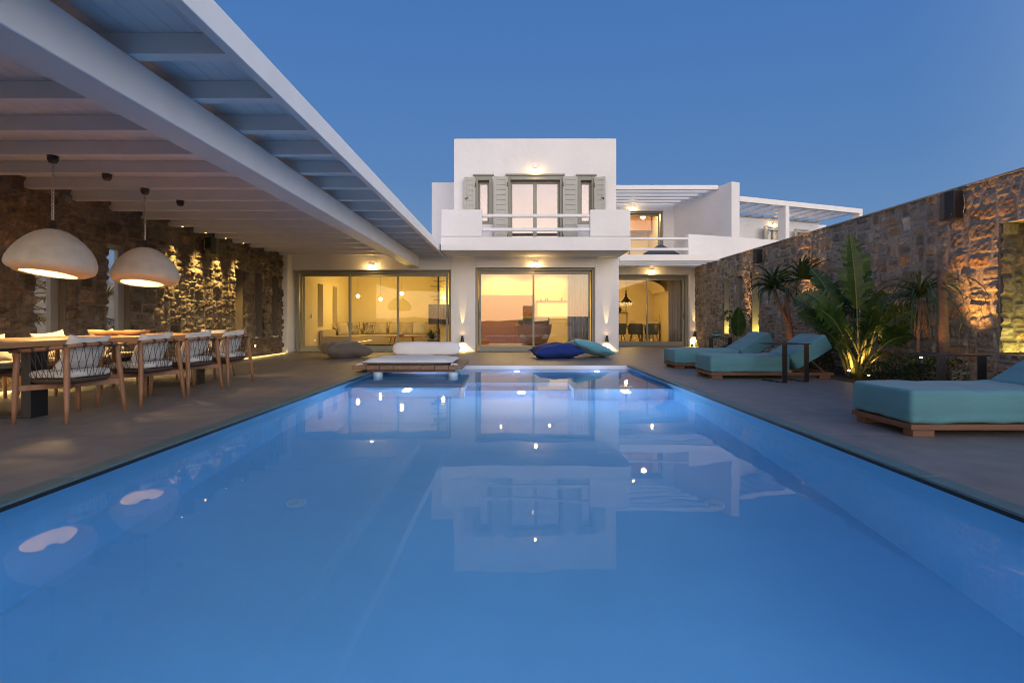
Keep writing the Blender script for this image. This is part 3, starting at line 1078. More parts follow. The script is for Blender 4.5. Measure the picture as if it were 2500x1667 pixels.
# recessed downlights in the rafters, grazing the stone
for y0, lab in ((9.585, 'nearest recessed rafter spot lighting the dark stone wall'), (10.27, 'recessed rafter spot between the first light streak and the speaker'),
                (10.955, 'recessed rafter spot right above the black speaker'), (11.64, 'farthest recessed rafter spot, past the speaker')):
    x = LX(y0) + .25
    t = thing('rafter_spot', lab, 'downlight', (x, y0 + .05, 2.79), 'recessed rafter spots')
    MB().lathe([(.018, -.001), (.018, -.004), (.034, -.004), (.034, 0.001)], (x, y0 + .05, 2.791), 14).build('trim_ring', M['steel'], t)
    MB().lathe([(.0005, 0), (.018, 0)], (x, y0 + .05, 2.789), 12).build('lens', M['led'], t)
    light('rafter_beam', 'SPOT', (x, y0 + .05, 2.765), 500, (1.0, .68, .20), (-.14, 0, -1), size=.05, angle=42, blend=1.0)

# ------------------------------------------------------------------ pendant lamps
def ceiling_rose(x, y, z=2.79):
    return MB().lathe([(.0005, -.085), (.035, -.08), (.05, -.05), (.055, 0), (.0, 0)], (x, y, z), 20)
def pendant(x, y, lab, tilt, seed):
    zt, zb = 1.955, 1.44
    t = thing('pendant_lamp', lab, 'pendant lamp', (x, y, 2.79), 'pebble shaped pendant lamps')
    ceiling_rose(x, y).build('ceiling_rose', M['dark'], t, smooth=True)
    mb = MB()
    z = 2.70
    i = 0
    while z > zt + .10:
        pts = []
        for q in range(9):
            a = 2 * math.pi * q / 8
            lx, lz = .013 * math.cos(a), .026 * math.sin(a)
            pts.append((x + (lx if i % 2 else 0), y + (0 if i % 2 else lx), z - .024 + lz))
        mb.tube(pts, .0042, 5, cap=False)
        z -= .041
        i += 1
    mb.tube([(x + .006, y, 2.70), (x + .012, y, 2.4), (x + .004, y, zt + .1)], .004, 5)
    mb.build('chain', M['steel'], t)
    MB().lathe([(.0005, .10), (.02, .10), (.032, .075), (.038, 0), (.05, 0), (.05, -.03)], (x, y, zt), 18).build('cap', M['dark'], t, smooth=True)
    # shade: pebble, closed on top, opening underneath; outer and inner skins
    H = zt - zb
    K = .76
    outer = [(.03, 1.0), (.10, .985), (.19, .93), (.29, .82), (.38, .68), (.455, .52), (.502, .37), (.522, .24), (.517, .16), (.492, .085), (.445, .035), (.385, .008), (.325, 0)]
    inner = [(.315, .025), (.40, .05), (.45, .09), (.475, .16), (.48, .26), (.455, .4), (.40, .56), (.32, .71), (.22, .84), (.10, .93), (.02, .95)]
    rng = random.Random(seed)
    p1, p2 = rng.uniform(0, 6), rng.uniform(0, 6)
    def warp(p):
        a = math.atan2(p.y, p.x)
        r = math.hypot(p.x, p.y)
        r *= 1 + .035 * math.sin(2 * a + p1) + .02 * math.sin(3 * a + p2)
        zz = p.z
        rim = max(0, 1 - zz / .45)
        # the underside is cut on a slant and hangs lower on one side
        zz += (rim ** 1.5) * r * (.36 * math.cos(a + .95) + tilt * math.cos(a))
        return Vector((r * math.cos(a) - (.05 * max(0, 1 - p.z / .12) if r < .34 else .0), r * math.sin(a), zz * H + zb - zt))
    MB().lathe([(r_ * K, z_) for r_, z_ in outer + inner], (x, y, zt), 64, fn=warp).build('shade', M['lamp'], t, smooth=True)
    b = MB().lathe([(.0005, .0), (.06, .0), (.075, .02), (.05, .09), (.03, .14), (.03, .42)], (x, y, zb + .06), 18).build('socket', M['dark'], t, smooth=True)
    bb = MB()
    bb.sphere((x, y, zb + .24), .085, 16, 10)
    bb.build('bulb', M['bulb_soft'], t, smooth=True)
    light('pendant_glow', 'SPOT', (x, y, zb + .10), 600, WARM, (0, 0, -1), size=.08, angle=140, blend=.6)
    light('pendant_inner', 'POINT', (x - .09, y - .06, zb + .26), 55, (1, .66, .28), size=.06)
    return t
pendant(-5.25, 5.53, 'larger looking pebble shade pendant, its lit hollow showing at the rim', -.30, 3)
pendant(-5.23, 6.89, 'pebble shade pendant hanging in front of the tall window slot', -.16, 8)
for x, y, lab in ((-5.20, 6.21, 'empty dark ceiling rose between the two pendant lamps'), (-5.20, 7.58, 'empty dark ceiling rose past the second pendant lamp')):
    o = ceiling_rose(x, y).build('ceiling_rose', M['dark'], smooth=True)
    tag(o, lab, 'ceiling rose', 'empty ceiling roses')

# ------------------------------------------------------------------ dining table
t = thing('dining_table', 'long teak dining table on black loop legs under the pergola', 'table', (-4.905, 5.3, 0))
MB().box(-5.46, -4.35, 3.2, 7.42, .665, .722).build('tabletop', M['teak_x'], t, bevel=.008)
for yy in (4.49, 6.87):
    mb = MB()
    mb.box(-4.56, -4.47, yy, yy + .17, .0, .664)
    mb.box(-5.34, -5.25, yy, yy + .17, .0, .664)
    mb.box(-5.25, -4.56, yy, yy + .17, .0, .03)
    mb.box(-5.25, -4.56, yy, yy + .17, .62, .664)
    mb.build('leg', M['black'], t, bevel=.004)
# carved tray
mb = MB()
L, W = .36, .13
def trayring(sc, z):
    P = []
    for i in range(40):
        a = 2 * math.pi * i / 40
        c, s_ = math.cos(a), math.sin(a)
        px = L * sc * math.copysign(abs(c) ** .45, c)
        py = W * sc * math.copysign(abs(s_) ** .6, s_)
        P.append(Vector((-5.02 + px, 6.18 + py, z + .008 * math.sin(2.2 * px * 6 + 1) + .012 * (px / L) ** 2)))
    return P
rings = [trayring(.001, .726), trayring(.72, .726), trayring(.92, .745), trayring(1.0, .775), trayring(.96, .782), trayring(.85, .765), trayring(.6, .745), trayring(.001, .742)]
rings = [r + [r[0]] for r in rings]
mb.grid(rings)
tag(mb.build('serving_tray', M['tray'], smooth=True), 'long carved wooden tray lying on the dining table', 'tray')


# ------------------------------------------------------------------ woven dining armchairs
def make_chair():
    t = thing('dining_chair', 'x', 'chair', (0, 0, 0), 'woven dining armchairs')
    def leg(bx, by, tx, ty, tz, name='leg'):
        pts, rs = [], []
        for i in range(6):
            f = i / 5
            pts.append((bx + (tx - bx) * f, by + (ty - by) * f, tz * f))
            rs.append([.014, .019, .023, .024, .023, .021][i])
        MB().tube(pts, rs, 10).build('leg', M['teak'], t, smooth=True)
    for s in (-1, 1):
        leg(.2375, .31 * s, .235, .285 * s, .620)
        leg(-.2375, .31 * s, -.19, .262 * s, .672)
    # U-shaped arm and back rail
    rail = []
    for (x, y, z) in ((.30, -.285, .632), (.12, -.285, .645), (-.06, -.28, .662)):
        rail.append(Vector((x, y, z)))
    for i in range(13):
        a = math.pi * i / 12
        rail.append(Vector((-.12 - .155 * math.sin(a), -.275 * math.cos(a), .668 + .024 * math.sin(a))))
    for (x, y, z) in ((-.06, .28, .662), (.12, .285, .645), (.30, .285, .632)):
        rail.append(Vector((x, y, z)))
    rr = [.012] + [.0185] * (len(rail) - 2) + [.012]
    ro = MB().tube(rail, rr, 10).build('arm_rail', M['teak'], t, smooth=True)
    # resample the rail for the rope
    def sample(pts, n):
        d = [0]
        for a, b_ in zip(pts[:-1], pts[1:]):
            d.append(d[-1] + (b_ - a).length)
        out = []
        for i in range(n):
            s_ = d[-1] * (i + .5) / n
            j = 0
            while j < len(d) - 2 and d[j + 1] < s_:
                j += 1
            f = (s_ - d[j]) / (d[j + 1] - d[j])
            out.append(pts[j].lerp(pts[j + 1], f))
        return out
    N = 24
    top = sample(rail[:], N)
    ring = []
    for i in range(25):
        a = math.pi * i / 24
        ring.append(Vector((-.02 - .205 * math.sin(a), -.235 * math.cos(a), .375)))
    ring = [Vector((.24, -.225, .385))] + ring + [Vector((.24, .225, .385))]
    bot = sample(ring, N)
    mb = MB()
    for i in range(N):
        if i < N - 1:
            mb.tube([top[i], bot[i + 1]], .0026, 4)
        if i > 0:
            mb.tube([top[i], bot[i - 1]], .0026, 4)
    mw = mb
    for i in range(0, N, 2):
        j = min(max(i, 1), N - 2)
        d = (top[j + 1] - top[j - 1]).normalized() * .014
        mw.tube([top[i] - d, top[i] + d], .0225, 8)
    mw.build('rope_weave', M['rope'], t)
    # shallow woven shell
    P = []
    for j, (sc, z) in enumerate(((1.0, .388), (1.02, .37), (.93, .345), (.7, .335), (.01, .335))):
        row = []
        for i in range(33):
            a = 2 * math.pi * i / 32
            c, s_ = math.cos(a), math.sin(a)
            row.append(Vector((.01 + .245 * sc * math.copysign(abs(c) ** .6, c), .24 * sc * math.copysign(abs(s_) ** .7, s_), z)))
        P.append(row)
    MB().grid(P).build('seat_shell', M['rope'], t, smooth=True)
    # crossed stretchers under the seat
    for s in (-1, 1):
        a, b_ = Vector((.225, -.285 * s, .315)), Vector((-.215, .285 * s, .315 + .002 * s))
        d = (b_ - a)
        L_ = d.length
        ang = math.atan2(d.y, d.x)
        B = Matrix.Translation((a + b_) / 2) @ Matrix.Rotation(ang, 4, 'Z')
        MB().box(-L_ / 2, L_ / 2, -.011, .011, -.028 + .001 * s, .022 + .001 * s, B).build('stretcher', M['teak'], t, bevel=.003, seg=1)
    # seat cushion
    P = []
    for j, (sc, z) in enumerate(((.01, .392), (.93, .392), (1.0, .402), (1.0, .428), (.96, .446), (.8, .453), (.01, .458))):
        row = []
        for i in range(41):
            a = 2 * math.pi * i / 40
            c, s_ = math.cos(a), math.sin(a)
            row.append(Vector((.02 + .235 * sc * math.copysign(abs(c) ** .45, c), .232 * sc * math.copysign(abs(s_) ** .5, s_), z + .003 * math.sin(a * 5))))
        P.append(row)
    MB().grid(P).build('seat_cushion', M['linen'], t, smooth=True)
    return t
chair0 = make_chair()
def pillow_obj(name, w, h, th, loc, rot, mat_, lab, cat, group=None, seed=1, pinch=.07, n=14):
    """a loose pillow; rot = (rx, ry, rz) euler degrees"""
    o = MB().pillow(w, h, th, Matrix.Identity(4), n, pinch, seed).build(name, mat_, smooth=True, merge=True)
    o.location = loc
    o.rotation_euler = [R(a) for a in rot]
    tag(o, lab, cat, group)
    return o
CH = [
    (-4.11, 4.53, 180, 'poolside dining chair closest to the camera', .47),
    (-4.115, 5.40, 180, 'second poolside dining chair from the camera, beside the first', .45),
    (-4.12, 6.15, 180, 'third poolside dining chair from the camera, beside the fourth', .45),
    (-4.13, 6.95, 180, 'poolside dining chair farthest from the camera, nearest the floor cushion', .45),
    (-5.70, 5.35, 0, 'wall side dining chair cut by the photo edge', .45),
    (-5.72, 6.14, 0, 'wall side dining chair before the first tall window', .45),
    (-5.72, 6.95, 0, 'wall side dining chair half hidden behind the carved tray', .45),
    (-4.92, 7.78, -90, 'dining chair at the far head of the table', .45),
]
used = False
for i, (x, y, rz, lab, pw) in enumerate(CH):
    rz += random.uniform(-3.5, 3.5)
    if not used:
        c = chair0
        c.location = (x, y, 0)
        c.rotation_euler = (0, 0, R(rz))
        c['label'] = 'woven teak ' + lab
        used = True
    else:
        c = dup(chair0, (x, y, 0), R(rz), 'woven teak ' + lab)
    # loose back pillow leaning on the rail
    fx, fy = math.cos(R(rz)), math.sin(R(rz))
    lean = 25
    q = Matrix.Rotation(R(rz), 4, 'Z') @ Matrix.Rotation(R(90 - lean - 0), 4, 'Y') @ Matrix.Rotation(R(random.uniform(-5, 5)), 4, 'Z')
    o = MB().pillow(.37, .45, .16, Matrix.Identity(4), 16, .15, i + 5).build('back_pillow', M['linen'], smooth=True, merge=True)
    # pillow's local z = thickness; local x runs up the back
    up = Vector((-fx * math.sin(R(lean)), -fy * math.sin(R(lean)), math.cos(R(lean))))
    nrm = Vector((fx * math.cos(R(lean)), fy * math.cos(R(lean)), math.sin(R(lean))))
    sd = nrm.cross(up)
    tw = R(random.uniform(-7, 7))
    up2 = up * math.cos(tw) + sd * math.sin(tw)
    sd2 = nrm.cross(up2)
    B = Matrix(((up2.x, sd2.x, nrm.x), (up2.y, sd2.y, nrm.y), (up2.z, sd2.z, nrm.z)))
    o.rotation_euler = B.to_euler()
    o.location = Vector((x, y, .455 + .155)) - Vector((fx, fy, 0)) * .095
    tag(o, 'white pillow in the ' + lab, 'pillow', 'back pillows of the dining chairs')
# ================================================================== floor cushions and the pool daybed
def floor_cushion(name, w, h, th, loc, rot, m, lab, seed, sag=0):
    o = MB().pillow(w, h, th, Matrix.Identity(4), 22, .10, seed, sag).build(name, m, smooth=True, merge=True)
    o.location = loc
    o.rotation_euler = [R(a) for a in rot]
    tag(o, lab, 'floor cushion', 'big floor cushions on the deck')
    return o
floor_cushion('floor_cushion', 1.12, .95, .42, (-4.15, 12.05, .20), (4, 3, 38), M['taupe'], 'plump taupe floor cushion in front of the living room door', 2)
floor_cushion('floor_cushion', 1.28, .95, .38, (1.10, 11.95, .175), (3, -2, 8), M['blue'], 'dark blue floor cushion in front of the centre door', 4)
floor_cushion('floor_cushion', 1.12, .90, .30, (1.95, 12.15, .235), (-6, 17, 8), M['teal2'], 'teal floor cushion leaning on the dark blue one', 9)

t = thing('daybed', 'slatted timber daybed standing in the pool corner', 'daybed', (-1.85, 9.2, .12))
rg = random.Random(4)
x = -2.82
for i in range(8):
    w = 1.94 / 8
    MB().box(x + .004, x + w - .004, 8.52 + rg.uniform(-.006, .006), 9.97, .050, .12).build('plank', M['plank'], t, bevel=.004, seg=1)
    x += w
for yy in (8.60, 9.70):
    MB().box(-2.58, -1.02, yy, yy + .07, .0, .049).build('crossbar', M['teak_l'], t)
for xx in (-2.40, -1.055):
    for yy in (8.66, 9.62):
        MB().lathe([(.085, -.46), (.085, -.001)], (xx, yy, 0), 24, cap0=True, cap1=True).build('leg', M['pool_white'], t, smooth=False)
# thin folded mattress with tie corners
t = thing('daybed_mattress', 'thin white mattress with tied corners lying on the daybed', 'mattress', (-1.88, 9.2, .12))
n = 22
P, Q = [], []
for i in range(n + 1):
    a, b_ = [], []
    for j in range(n + 1):
        u, v = -1 + 2 * i / n, -1 + 2 * j / n
        e = max(0, (1 - abs(u) ** 7)) ** .5 * max(0, (1 - abs(v) ** 7)) ** .5
        wob = .010 * math.sin(4 * u + 2 * v) + .006 * math.sin(9 * v - 3 * u) + .004 * math.sin(17 * u + 5 * v)
        xx = -1.87 + .80 * u * (1 + .015 * v * v)
        yy = 9.19 + .56 * v * (1 + .02 * u * u)
        a.append((xx, yy,.165 + (.070 + wob) * e))
        b_.append((xx, yy, .16 - .036 * e))
    P.append(a)
    Q.append(b_)
mb = MB()
mb.grid([r[::-1] for r in P][::-1])
mb.grid(Q)
mb.build('pad', M['mattress'], t, smooth=True, merge=True)
mb = MB()
for sx in (-1, 1):
    cx, cy = -1.87 + .81 * sx, 8.63
    for k in range(3):
        a = R(-90 + sx * 30 + (k - 1) * 40)
        p0 = Vector((cx, cy, .15))
        mb.tube([p0, p0 + Vector((math.cos(a) * .06, math.sin(a) * .05, -.012)), p0 + Vector((math.cos(a) * .11, math.sin(a) * .07, -.024))], [.012, .018, .006], 6)
mb.build('corner_tie', M['mattress'], t, smooth=True)
mb = MB()
P = []
for i in range(41):
    u = -1 + 2 * i / 40
    e = max(0, 1 - abs(u) ** 9) ** .5
    row = []
    for j in range(29):
        a = 2 * math.pi * j / 28
        c, s_ = math.cos(a), math.sin(a)
        wob = 1 + .02 * math.sin(5 * u + 2 * a) + .015 * math.sin(13 * u + 3 * a)
        row.append((-1.745 + .70 * u, 9.86 + .095 * e * wob * math.copysign(abs(c) ** .55, c) + .03 * e * s_, .352 + .132 * e * wob * math.copysign(abs(s_) ** .5, s_)))
    P.append(row)
mb.grid(P)
o = mb.build('bolster', M['mattress'], smooth=True)
tag(o, 'long white bolster lying at the back of the daybed', 'bolster')

# ================================================================== sun loungers
def make_lounger():
    t = thing('sun_lounger', 'x', 'sun lounger', (0, 0, 0), 'teal sun loungers along the pool')
    W = .66
    mb = MB()
    for (x0, x1, y0, y1) in ((0, 1.93, 0, .05), (0, 1.93, W - .05, W), (0, .06, .05, W - .05), (1.87, 1.93, .05, W - .05), (.62, .68, .05, W - .05), (1.2, 1.26, .05, W - .05)):
        mb.box(x0, x1, y0, y1, .055, .10)
    for k in range(5):
        mb.box(.06, 1.2, .09 + k * .11, .15 + k * .11, .088, .099)
    mb.build('frame', M['teak_l'], t, bevel=.003, seg=1)
    for (x0, y0) in ((.03, .02), (.03, W - .12), (1.72, .02), (1.72, W - .12)):
        MB().box(x0, x0 + .17, y0, y0 + .10, 0, .054).build('foot', M['teak_l'], t, bevel=.003, seg=1)
    def slab(x0, x1, y0, y1, z0, z1, B, name, seed):
        rgx = random.Random(seed)
        nx, ny, nz = 28, 14, 7
        ph = [rgx.uniform(0, 6) for _ in range(8)]
        mb = MB()
        r = .035
        def P(u, v, w):
            p = Vector((x0 + (x1 - x0) * u, y0 + (y1 - y0) * v, z0 + (z1 - z0) * w))
            c = Vector((min(max(p.x, x0 + r), x1 - r), min(max(p.y, y0 + r), y1 - r), min(max(p.z, z0 + r), z1 - r)))
            d = p - c
            if d.length > 1e-6:
                nn = d.normalized()
                p = c + nn * r
            wob = .0028 * (math.sin(6 * p.x + 9 * p.y + ph[0]) + math.sin(14 * p.x - 5 * p.z + ph[1]) + .6 * math.sin(31 * p.y + 11 * p.z + ph[2]) + .6 * math.sin(25 * p.x + ph[3] + 6 * p.z))
            ctr = Vector(((x0 + x1) / 2, (y0 + y1) / 2, (z0 + z1) / 2))
            dd = p - ctr
            p = p + Vector((dd.x / (x1 - x0), dd.y / (y1 - y0), dd.z / (z1 - z0))) * wob * 2
            return B @ p
        def lin(n_, L_):
            a = [0, r * .3 / L_, r * .7 / L_, r / L_]
            return a + [r / L_ + (1 - 2 * r / L_) * i / n_ for i in range(1, n_)] + [1 - q for q in a[::-1]]
        U_, V_, W_ = lin(nx, x1 - x0), lin(ny, y1 - y0), lin(nz, z1 - z0)
        mb.grid([[P(u, v, 0) for u in U_] for v in V_])
        mb.grid([[P(u, v, 1) for v in V_] for u in U_])
        mb.grid([[P(u, 0, w) for w in W_] for u in U_])
        mb.grid([[P(u, 1, w) for u in U_] for w in W_])
        mb.grid([[P(0, v, w) for v in V_] for w in W_])
        mb.grid([[P(1, v, w) for w in W_] for v in V_])
        return mb.build(name, M['teal'], t, smooth=True, merge=True)
    slab(.0, 1.225, .0, W, .103, .365, Matrix.Identity(4), 'mattress', 1)
    B = Matrix.Translation((1.225, 0, .36)) @ Matrix.Rotation(R(-31), 4, 'Y')
    slab(.004, .67, .0, W, -.262, .0, B, 'backrest', 2)
    # seam piping and support strut
    mb = MB()
    mb.tube([(1.228, .004, .12), (1.228, .0, .34), (1.228, .03, .366), (1.228, W - .03, .366), (1.228, W, .34)], .006, 6)
    mb.build('piping', M['teal'], t)
    mb = MB()
    for y in (.12, W - .12):
        mb.tube([(1.86, y, .09), (1.62, y, .30)], .008, 6)
        mb.box(1.25, 1.32, y - .02, y + .02, .09, .13)
    mb.build('strut', M['steel'], t)
    return t
l0 = make_lounger()
l0.location = (3.10, 3.755, 0)
l0['label'] = 'largest teal lounger in front, cut off by the photo edge'
dup(l0, (3.105, 7.56, 0), 0, 'middle teal lounger with a black side table at its hip')
dup(l0, (3.09, 9.19, 0), 0, 'farthest teal lounger, nearest the dining room door')


def side_table(x, y, rz, lab, flip=False):
    """two flat black steel loops joined by a top; open on one side"""
    t = thing('side_table', lab, 'side table', (0, 0, 0), 'black steel side tables')
    mb = MB()
    mb.box(-.29, .29, -.20, .20, .557, .57)
    mb.build('top', M['black'], t, bevel=.002, seg=1)
    for xx in (-.20, .20):
        m2 = MB()
        m2.box(xx - .045, xx + .045, -.20, -.188, .0, .556)
        m2.box(xx - .045, xx + .045, -.188, .20, .0, .010)
        m2.build('leg', M['black'], t, bevel=.002, seg=1)
    t.location = (x, y, 0)
    t.rotation_euler = (0, 0, R(rz))
    return t
side_table(4.13, 7.32, 16, 'black steel side table standing over the middle lounger')
side_table(4.40, 10.4, 0, 'black steel side table with a teal bowl on it')
side_table(4.42, 4.95, 0, 'black steel side table behind the largest lounger')
o = MB().lathe([(.0005, 0), (.06, 0), (.085, .02), (.088, .05), (.08, .055), (.07, .03), (.0005, .02)], (4.37, 10.35, .571), 20).build('bowl', M['teal_bowl'], smooth=True)
tag(o, 'small teal glazed bowl on the far black side table', 'bowl')


# ================================================================== plants
def blade(mb, p0, d0, L, W, bend, nrm, n=14, fold=.25, tear=None, rng=None, tip=.75, side_droop=0.0):
    """leaf blade from p0 along d0, curving by `bend` (radians) towards -z; torn edge if tear"""
    d = Vector(d0).normalized()
    s = d.cross(Vector(nrm)).normalized()
    pts, dirs = [], []
    p = Vector(p0)
    for i in range(n + 1):
        pts.append(p.copy())
        dirs.append(d.copy())
        p = p + d * (L / n)
        ax = d.cross(Vector((0, 0, -1)))
        if ax.length > 1e-4:
            d = (Matrix.Rotation(bend / n, 3, ax.normalized()) @ d).normalized()
    rows = []
    for i in range(n + 1):
        f = i / n
        w = W * (math.sin(math.pi * min(1, f ** tip * .97 + .03)) ** .7)
        dd = dirs[i]
        ss = (s - dd * s.dot(dd)).normalized()
        up = ss.cross(dd)
        rows.append((pts[i], ss, up, w, dd))
    for sg in (-1, 1):
        if tear:
            for i in range(n):
                (pa, sa, ua, wa, da), (pb, sb, ub, wb, db) = rows[i], rows[i + 1]
                g = rng.uniform(0.0, tear)
                k = rng.uniform(.74, 1.06)
                dr = rng.uniform(-.22, .34)
                lean = .22
                def E(pp, ss, uu, w, dd):
                    return pp + ss * sg * w * k + uu * (fold * w - (dr + side_droop) * w) + dd * w * lean
                def Mid(pp, ss, uu, w, dd):
                    return pp + ss * sg * w * .5 * k + uu * (fold * w * .62) + dd * w * lean * .45
                b2 = pb.lerp(pa, g * .2)
                ea, eb = E(pa, sa, ua, wa, da), E(pb.lerp(pa, g), sb, ub, wb, db)
                ma, m_b = Mid(pa, sa, ua, wa, da), Mid(pb.lerp(pa, g * .5), sb, ub, wb, db)
                mb.add([pa, b2, m_b, ma, eb, ea], [(0, 1, 2, 3), (3, 2, 4, 5)])
        else:
            P = []
            for (pp, ss, uu, w, dd) in rows:
                P.append([pp, pp + ss * sg * w * .5 + uu * fold * w * .6, pp + ss * sg * w + uu * fold * w])
            mb.grid(P)
    return pts


def strelitzia(x, y, lab, specs, seed):
    rg = random.Random(seed)
    t = thing('bird_of_paradise_plant', lab, 'plant', (x, y, 0))
    st, lv = MB(), MB()
    for (px, py, bx, bz, bd, L, W, bend, tear) in specs:
        if bend > .9:
            bend, W = bend * .62, W * 1.3
        b0 = Vector((x + px, y + py, -.03))
        b1 = Vector((x + bx, y + py * 1.5 + bd * .3, bz))
        mid = b0.lerp(b1, .5) + Vector((-(bx - px) * .12, 0, .06))
        pts = [b0, b0.lerp(mid, .5) + Vector((0, 0, .02)), mid, mid.lerp(b1, .5) + Vector((0, 0, .02)), b1]
        st.tube(pts, [.032, .026, .020, .015, .011], 7)
        d = (b1 - mid).normalized()
        nrm = Vector((rg.uniform(-.35, .35), -1, .35)).normalized()
        rib = blade(lv, b1, d, L, W, bend, nrm, 22, .22, tear, rg, .8, .05)
        st.tube(rib, [.010 * (1 - i / len(rib)) + .0025 for i in range(len(rib))], 5)
    st.build('stem', M['stem'], t, smooth=True)
    lv.build('foliage', M['leaf'], t)
    return t
SP = [  # base dx, dy, blade-foot dx, z, depth, length, width, bend, tear
    (.02, .0, -.02, 1.10, 0, 1.22, .26, .10, .22),
    (.06, .05, .12, 1.05, .2, .98, .21, .75, .25),
    (-.05, .05, -.16, 1.00, .6, .95, .22, .45, .5),
    (-.08, -.02, -.32, .86, .2, .75, .20, 1.3, .45),
    (-.10, -.05, -.40, .70, -.4, .80, .16, 1.45, .3),
    (.10, .0, .26, .80, .3, .75, .20, 1.1, .3),
    (.05, -.06, .06, .72, -.6, .62, .19, .9, .25),
    (-.02, -.06, -.10, .70, -.8, .60, .19, 1.0, .25),
    (.12, -.03, .36, .62, -.2, .70, .17, 1.5, .3),
    (.14, .02, .45, .50, .3, .60, .14, 1.2, .3),
    (-.10, .02, -.28, .52, .1, .55, .15, 1.6, .25),
    (.08, -.07, .16, .55, -.6, .50, .15, 1.4, .25),
    (-.06, -.08, -.16, .40, -.7, .45, .12, 1.7, .2),
    (.0, .08, .02, .95, 1.0, .80, .22, .5, .3),
    (.03, .06, .18, .95, .9, .70, .20, .9, .3),
    (-.12, .05, -.42, .95, .8, .55, .17, 1.1, .4),
    (.02, -.09, .00, .34, -.9, .40, .10, 1.5, .2),
]
_r = random.Random(31)
for _k in range(12):
    _s = _r.choice((-1, 1))
    SP.append((_r.uniform(-.14, .14), _r.uniform(-.1, .12), _s * _r.uniform(.03, .38), _r.uniform(.35, .95), _r.uniform(-.9, .9), _r.uniform(.42, .72), _r.uniform(.12, .19), _r.uniform(.8, 1.9), _r.uniform(.2, .5)))
strelitzia(5.62, 7.85, 'tall bird of paradise plant with torn upright leaves, lit from below', SP, 3)


def rosette(mb, c, n, L, W, rg, tilt=Vector((0, 0, 1)), droop=1.9, low=0.0):
    q = Vector((0, 0, 1)).rotation_difference(Vector(tilt).normalized())
    for i in range(n):
        az = i * 2.39996 + rg.uniform(-.2, .2)
        el = R(rg.uniform(low, 82)) if i > n * .3 else R(rg.uniform(45, 85))
        d = q @ Vector((math.cos(az) * math.cos(el), math.sin(az) * math.cos(el), math.sin(el)))
        l = L * rg.uniform(.75, 1.1)
        # fleshy channelled leaf
        p = Vector(c)
        pts = []
        b = droop * rg.uniform(.6, 1.25) * (.35 + .65 * math.cos(el))
        m = 9
        dd = d.copy()
        for k in range(m + 1):
            pts.append((p.copy(), dd.copy()))
            p = p + dd * l / m
            ax = dd.cross(Vector((0, 0, -1)))
            if ax.length > 1e-4:
                dd = (Matrix.Rotation(b / m * (.3 + 1.4 * k / m), 3, ax.normalized()) @ dd).normalized()
        P = []
        for k, (pp, dv) in enumerate(pts):
            f = k / m
            w = W * (1 - f) ** .75 * (.75 + .6 * min(1, f * 4)) + .0015
            s = dv.cross(Vector((0, 0, 1)))
            s = s.normalized() if s.length > 1e-3 else Vector((1, 0, 0))
            u_ = s.cross(dv)
            P.append([pp + s * w + u_ * w * .35, pp - u_ * w * .05, pp - s * w + u_ * w * .35, pp - u_ * w * .55, pp + s * w + u_ * w * .35])
        mb.grid(P)


def aloe_tree():
    rg = random.Random(12)
    x, y = 5.90, 10.2
    P = lambda px, py, dy=0: Vector(((px - 1176) / 1111 * y, y + dy, .9 - (py - 738) / 1111 * y))
    t = thing('aloe_tree', 'two headed aloe tree in front of the stone wall', 'tree', (x, y, 0))
    h2, h1 = P(1839, 640), P(1762, 662, -.25)
    tr = MB()
    tr.tube([P(1822, 815), P(1815, 775), P(1810, 735), P(1806, 700), P(1810, 681), P(1822, 665), h2], [.085, .07, .062, .055, .05, .045, .04], 10)
    tr.tube([P(1811, 745), P(1798, 722, -.05), P(1780, 700, -.15), h1], [.04, .036, .033, .03], 8)
    tr.build('trunk', M['bark'], t, smooth=True)
    cr = MB()
    rosette(cr, h2, 27, .66, .042, rg, (.15, -.1, 1), 2.5, -15)
    rosette(cr, h1, 30, .66, .042, rg, (-.1, -.3, 1), 2.8, -25)
    cr.build('crown', M['leaf2'], t)
aloe_tree()


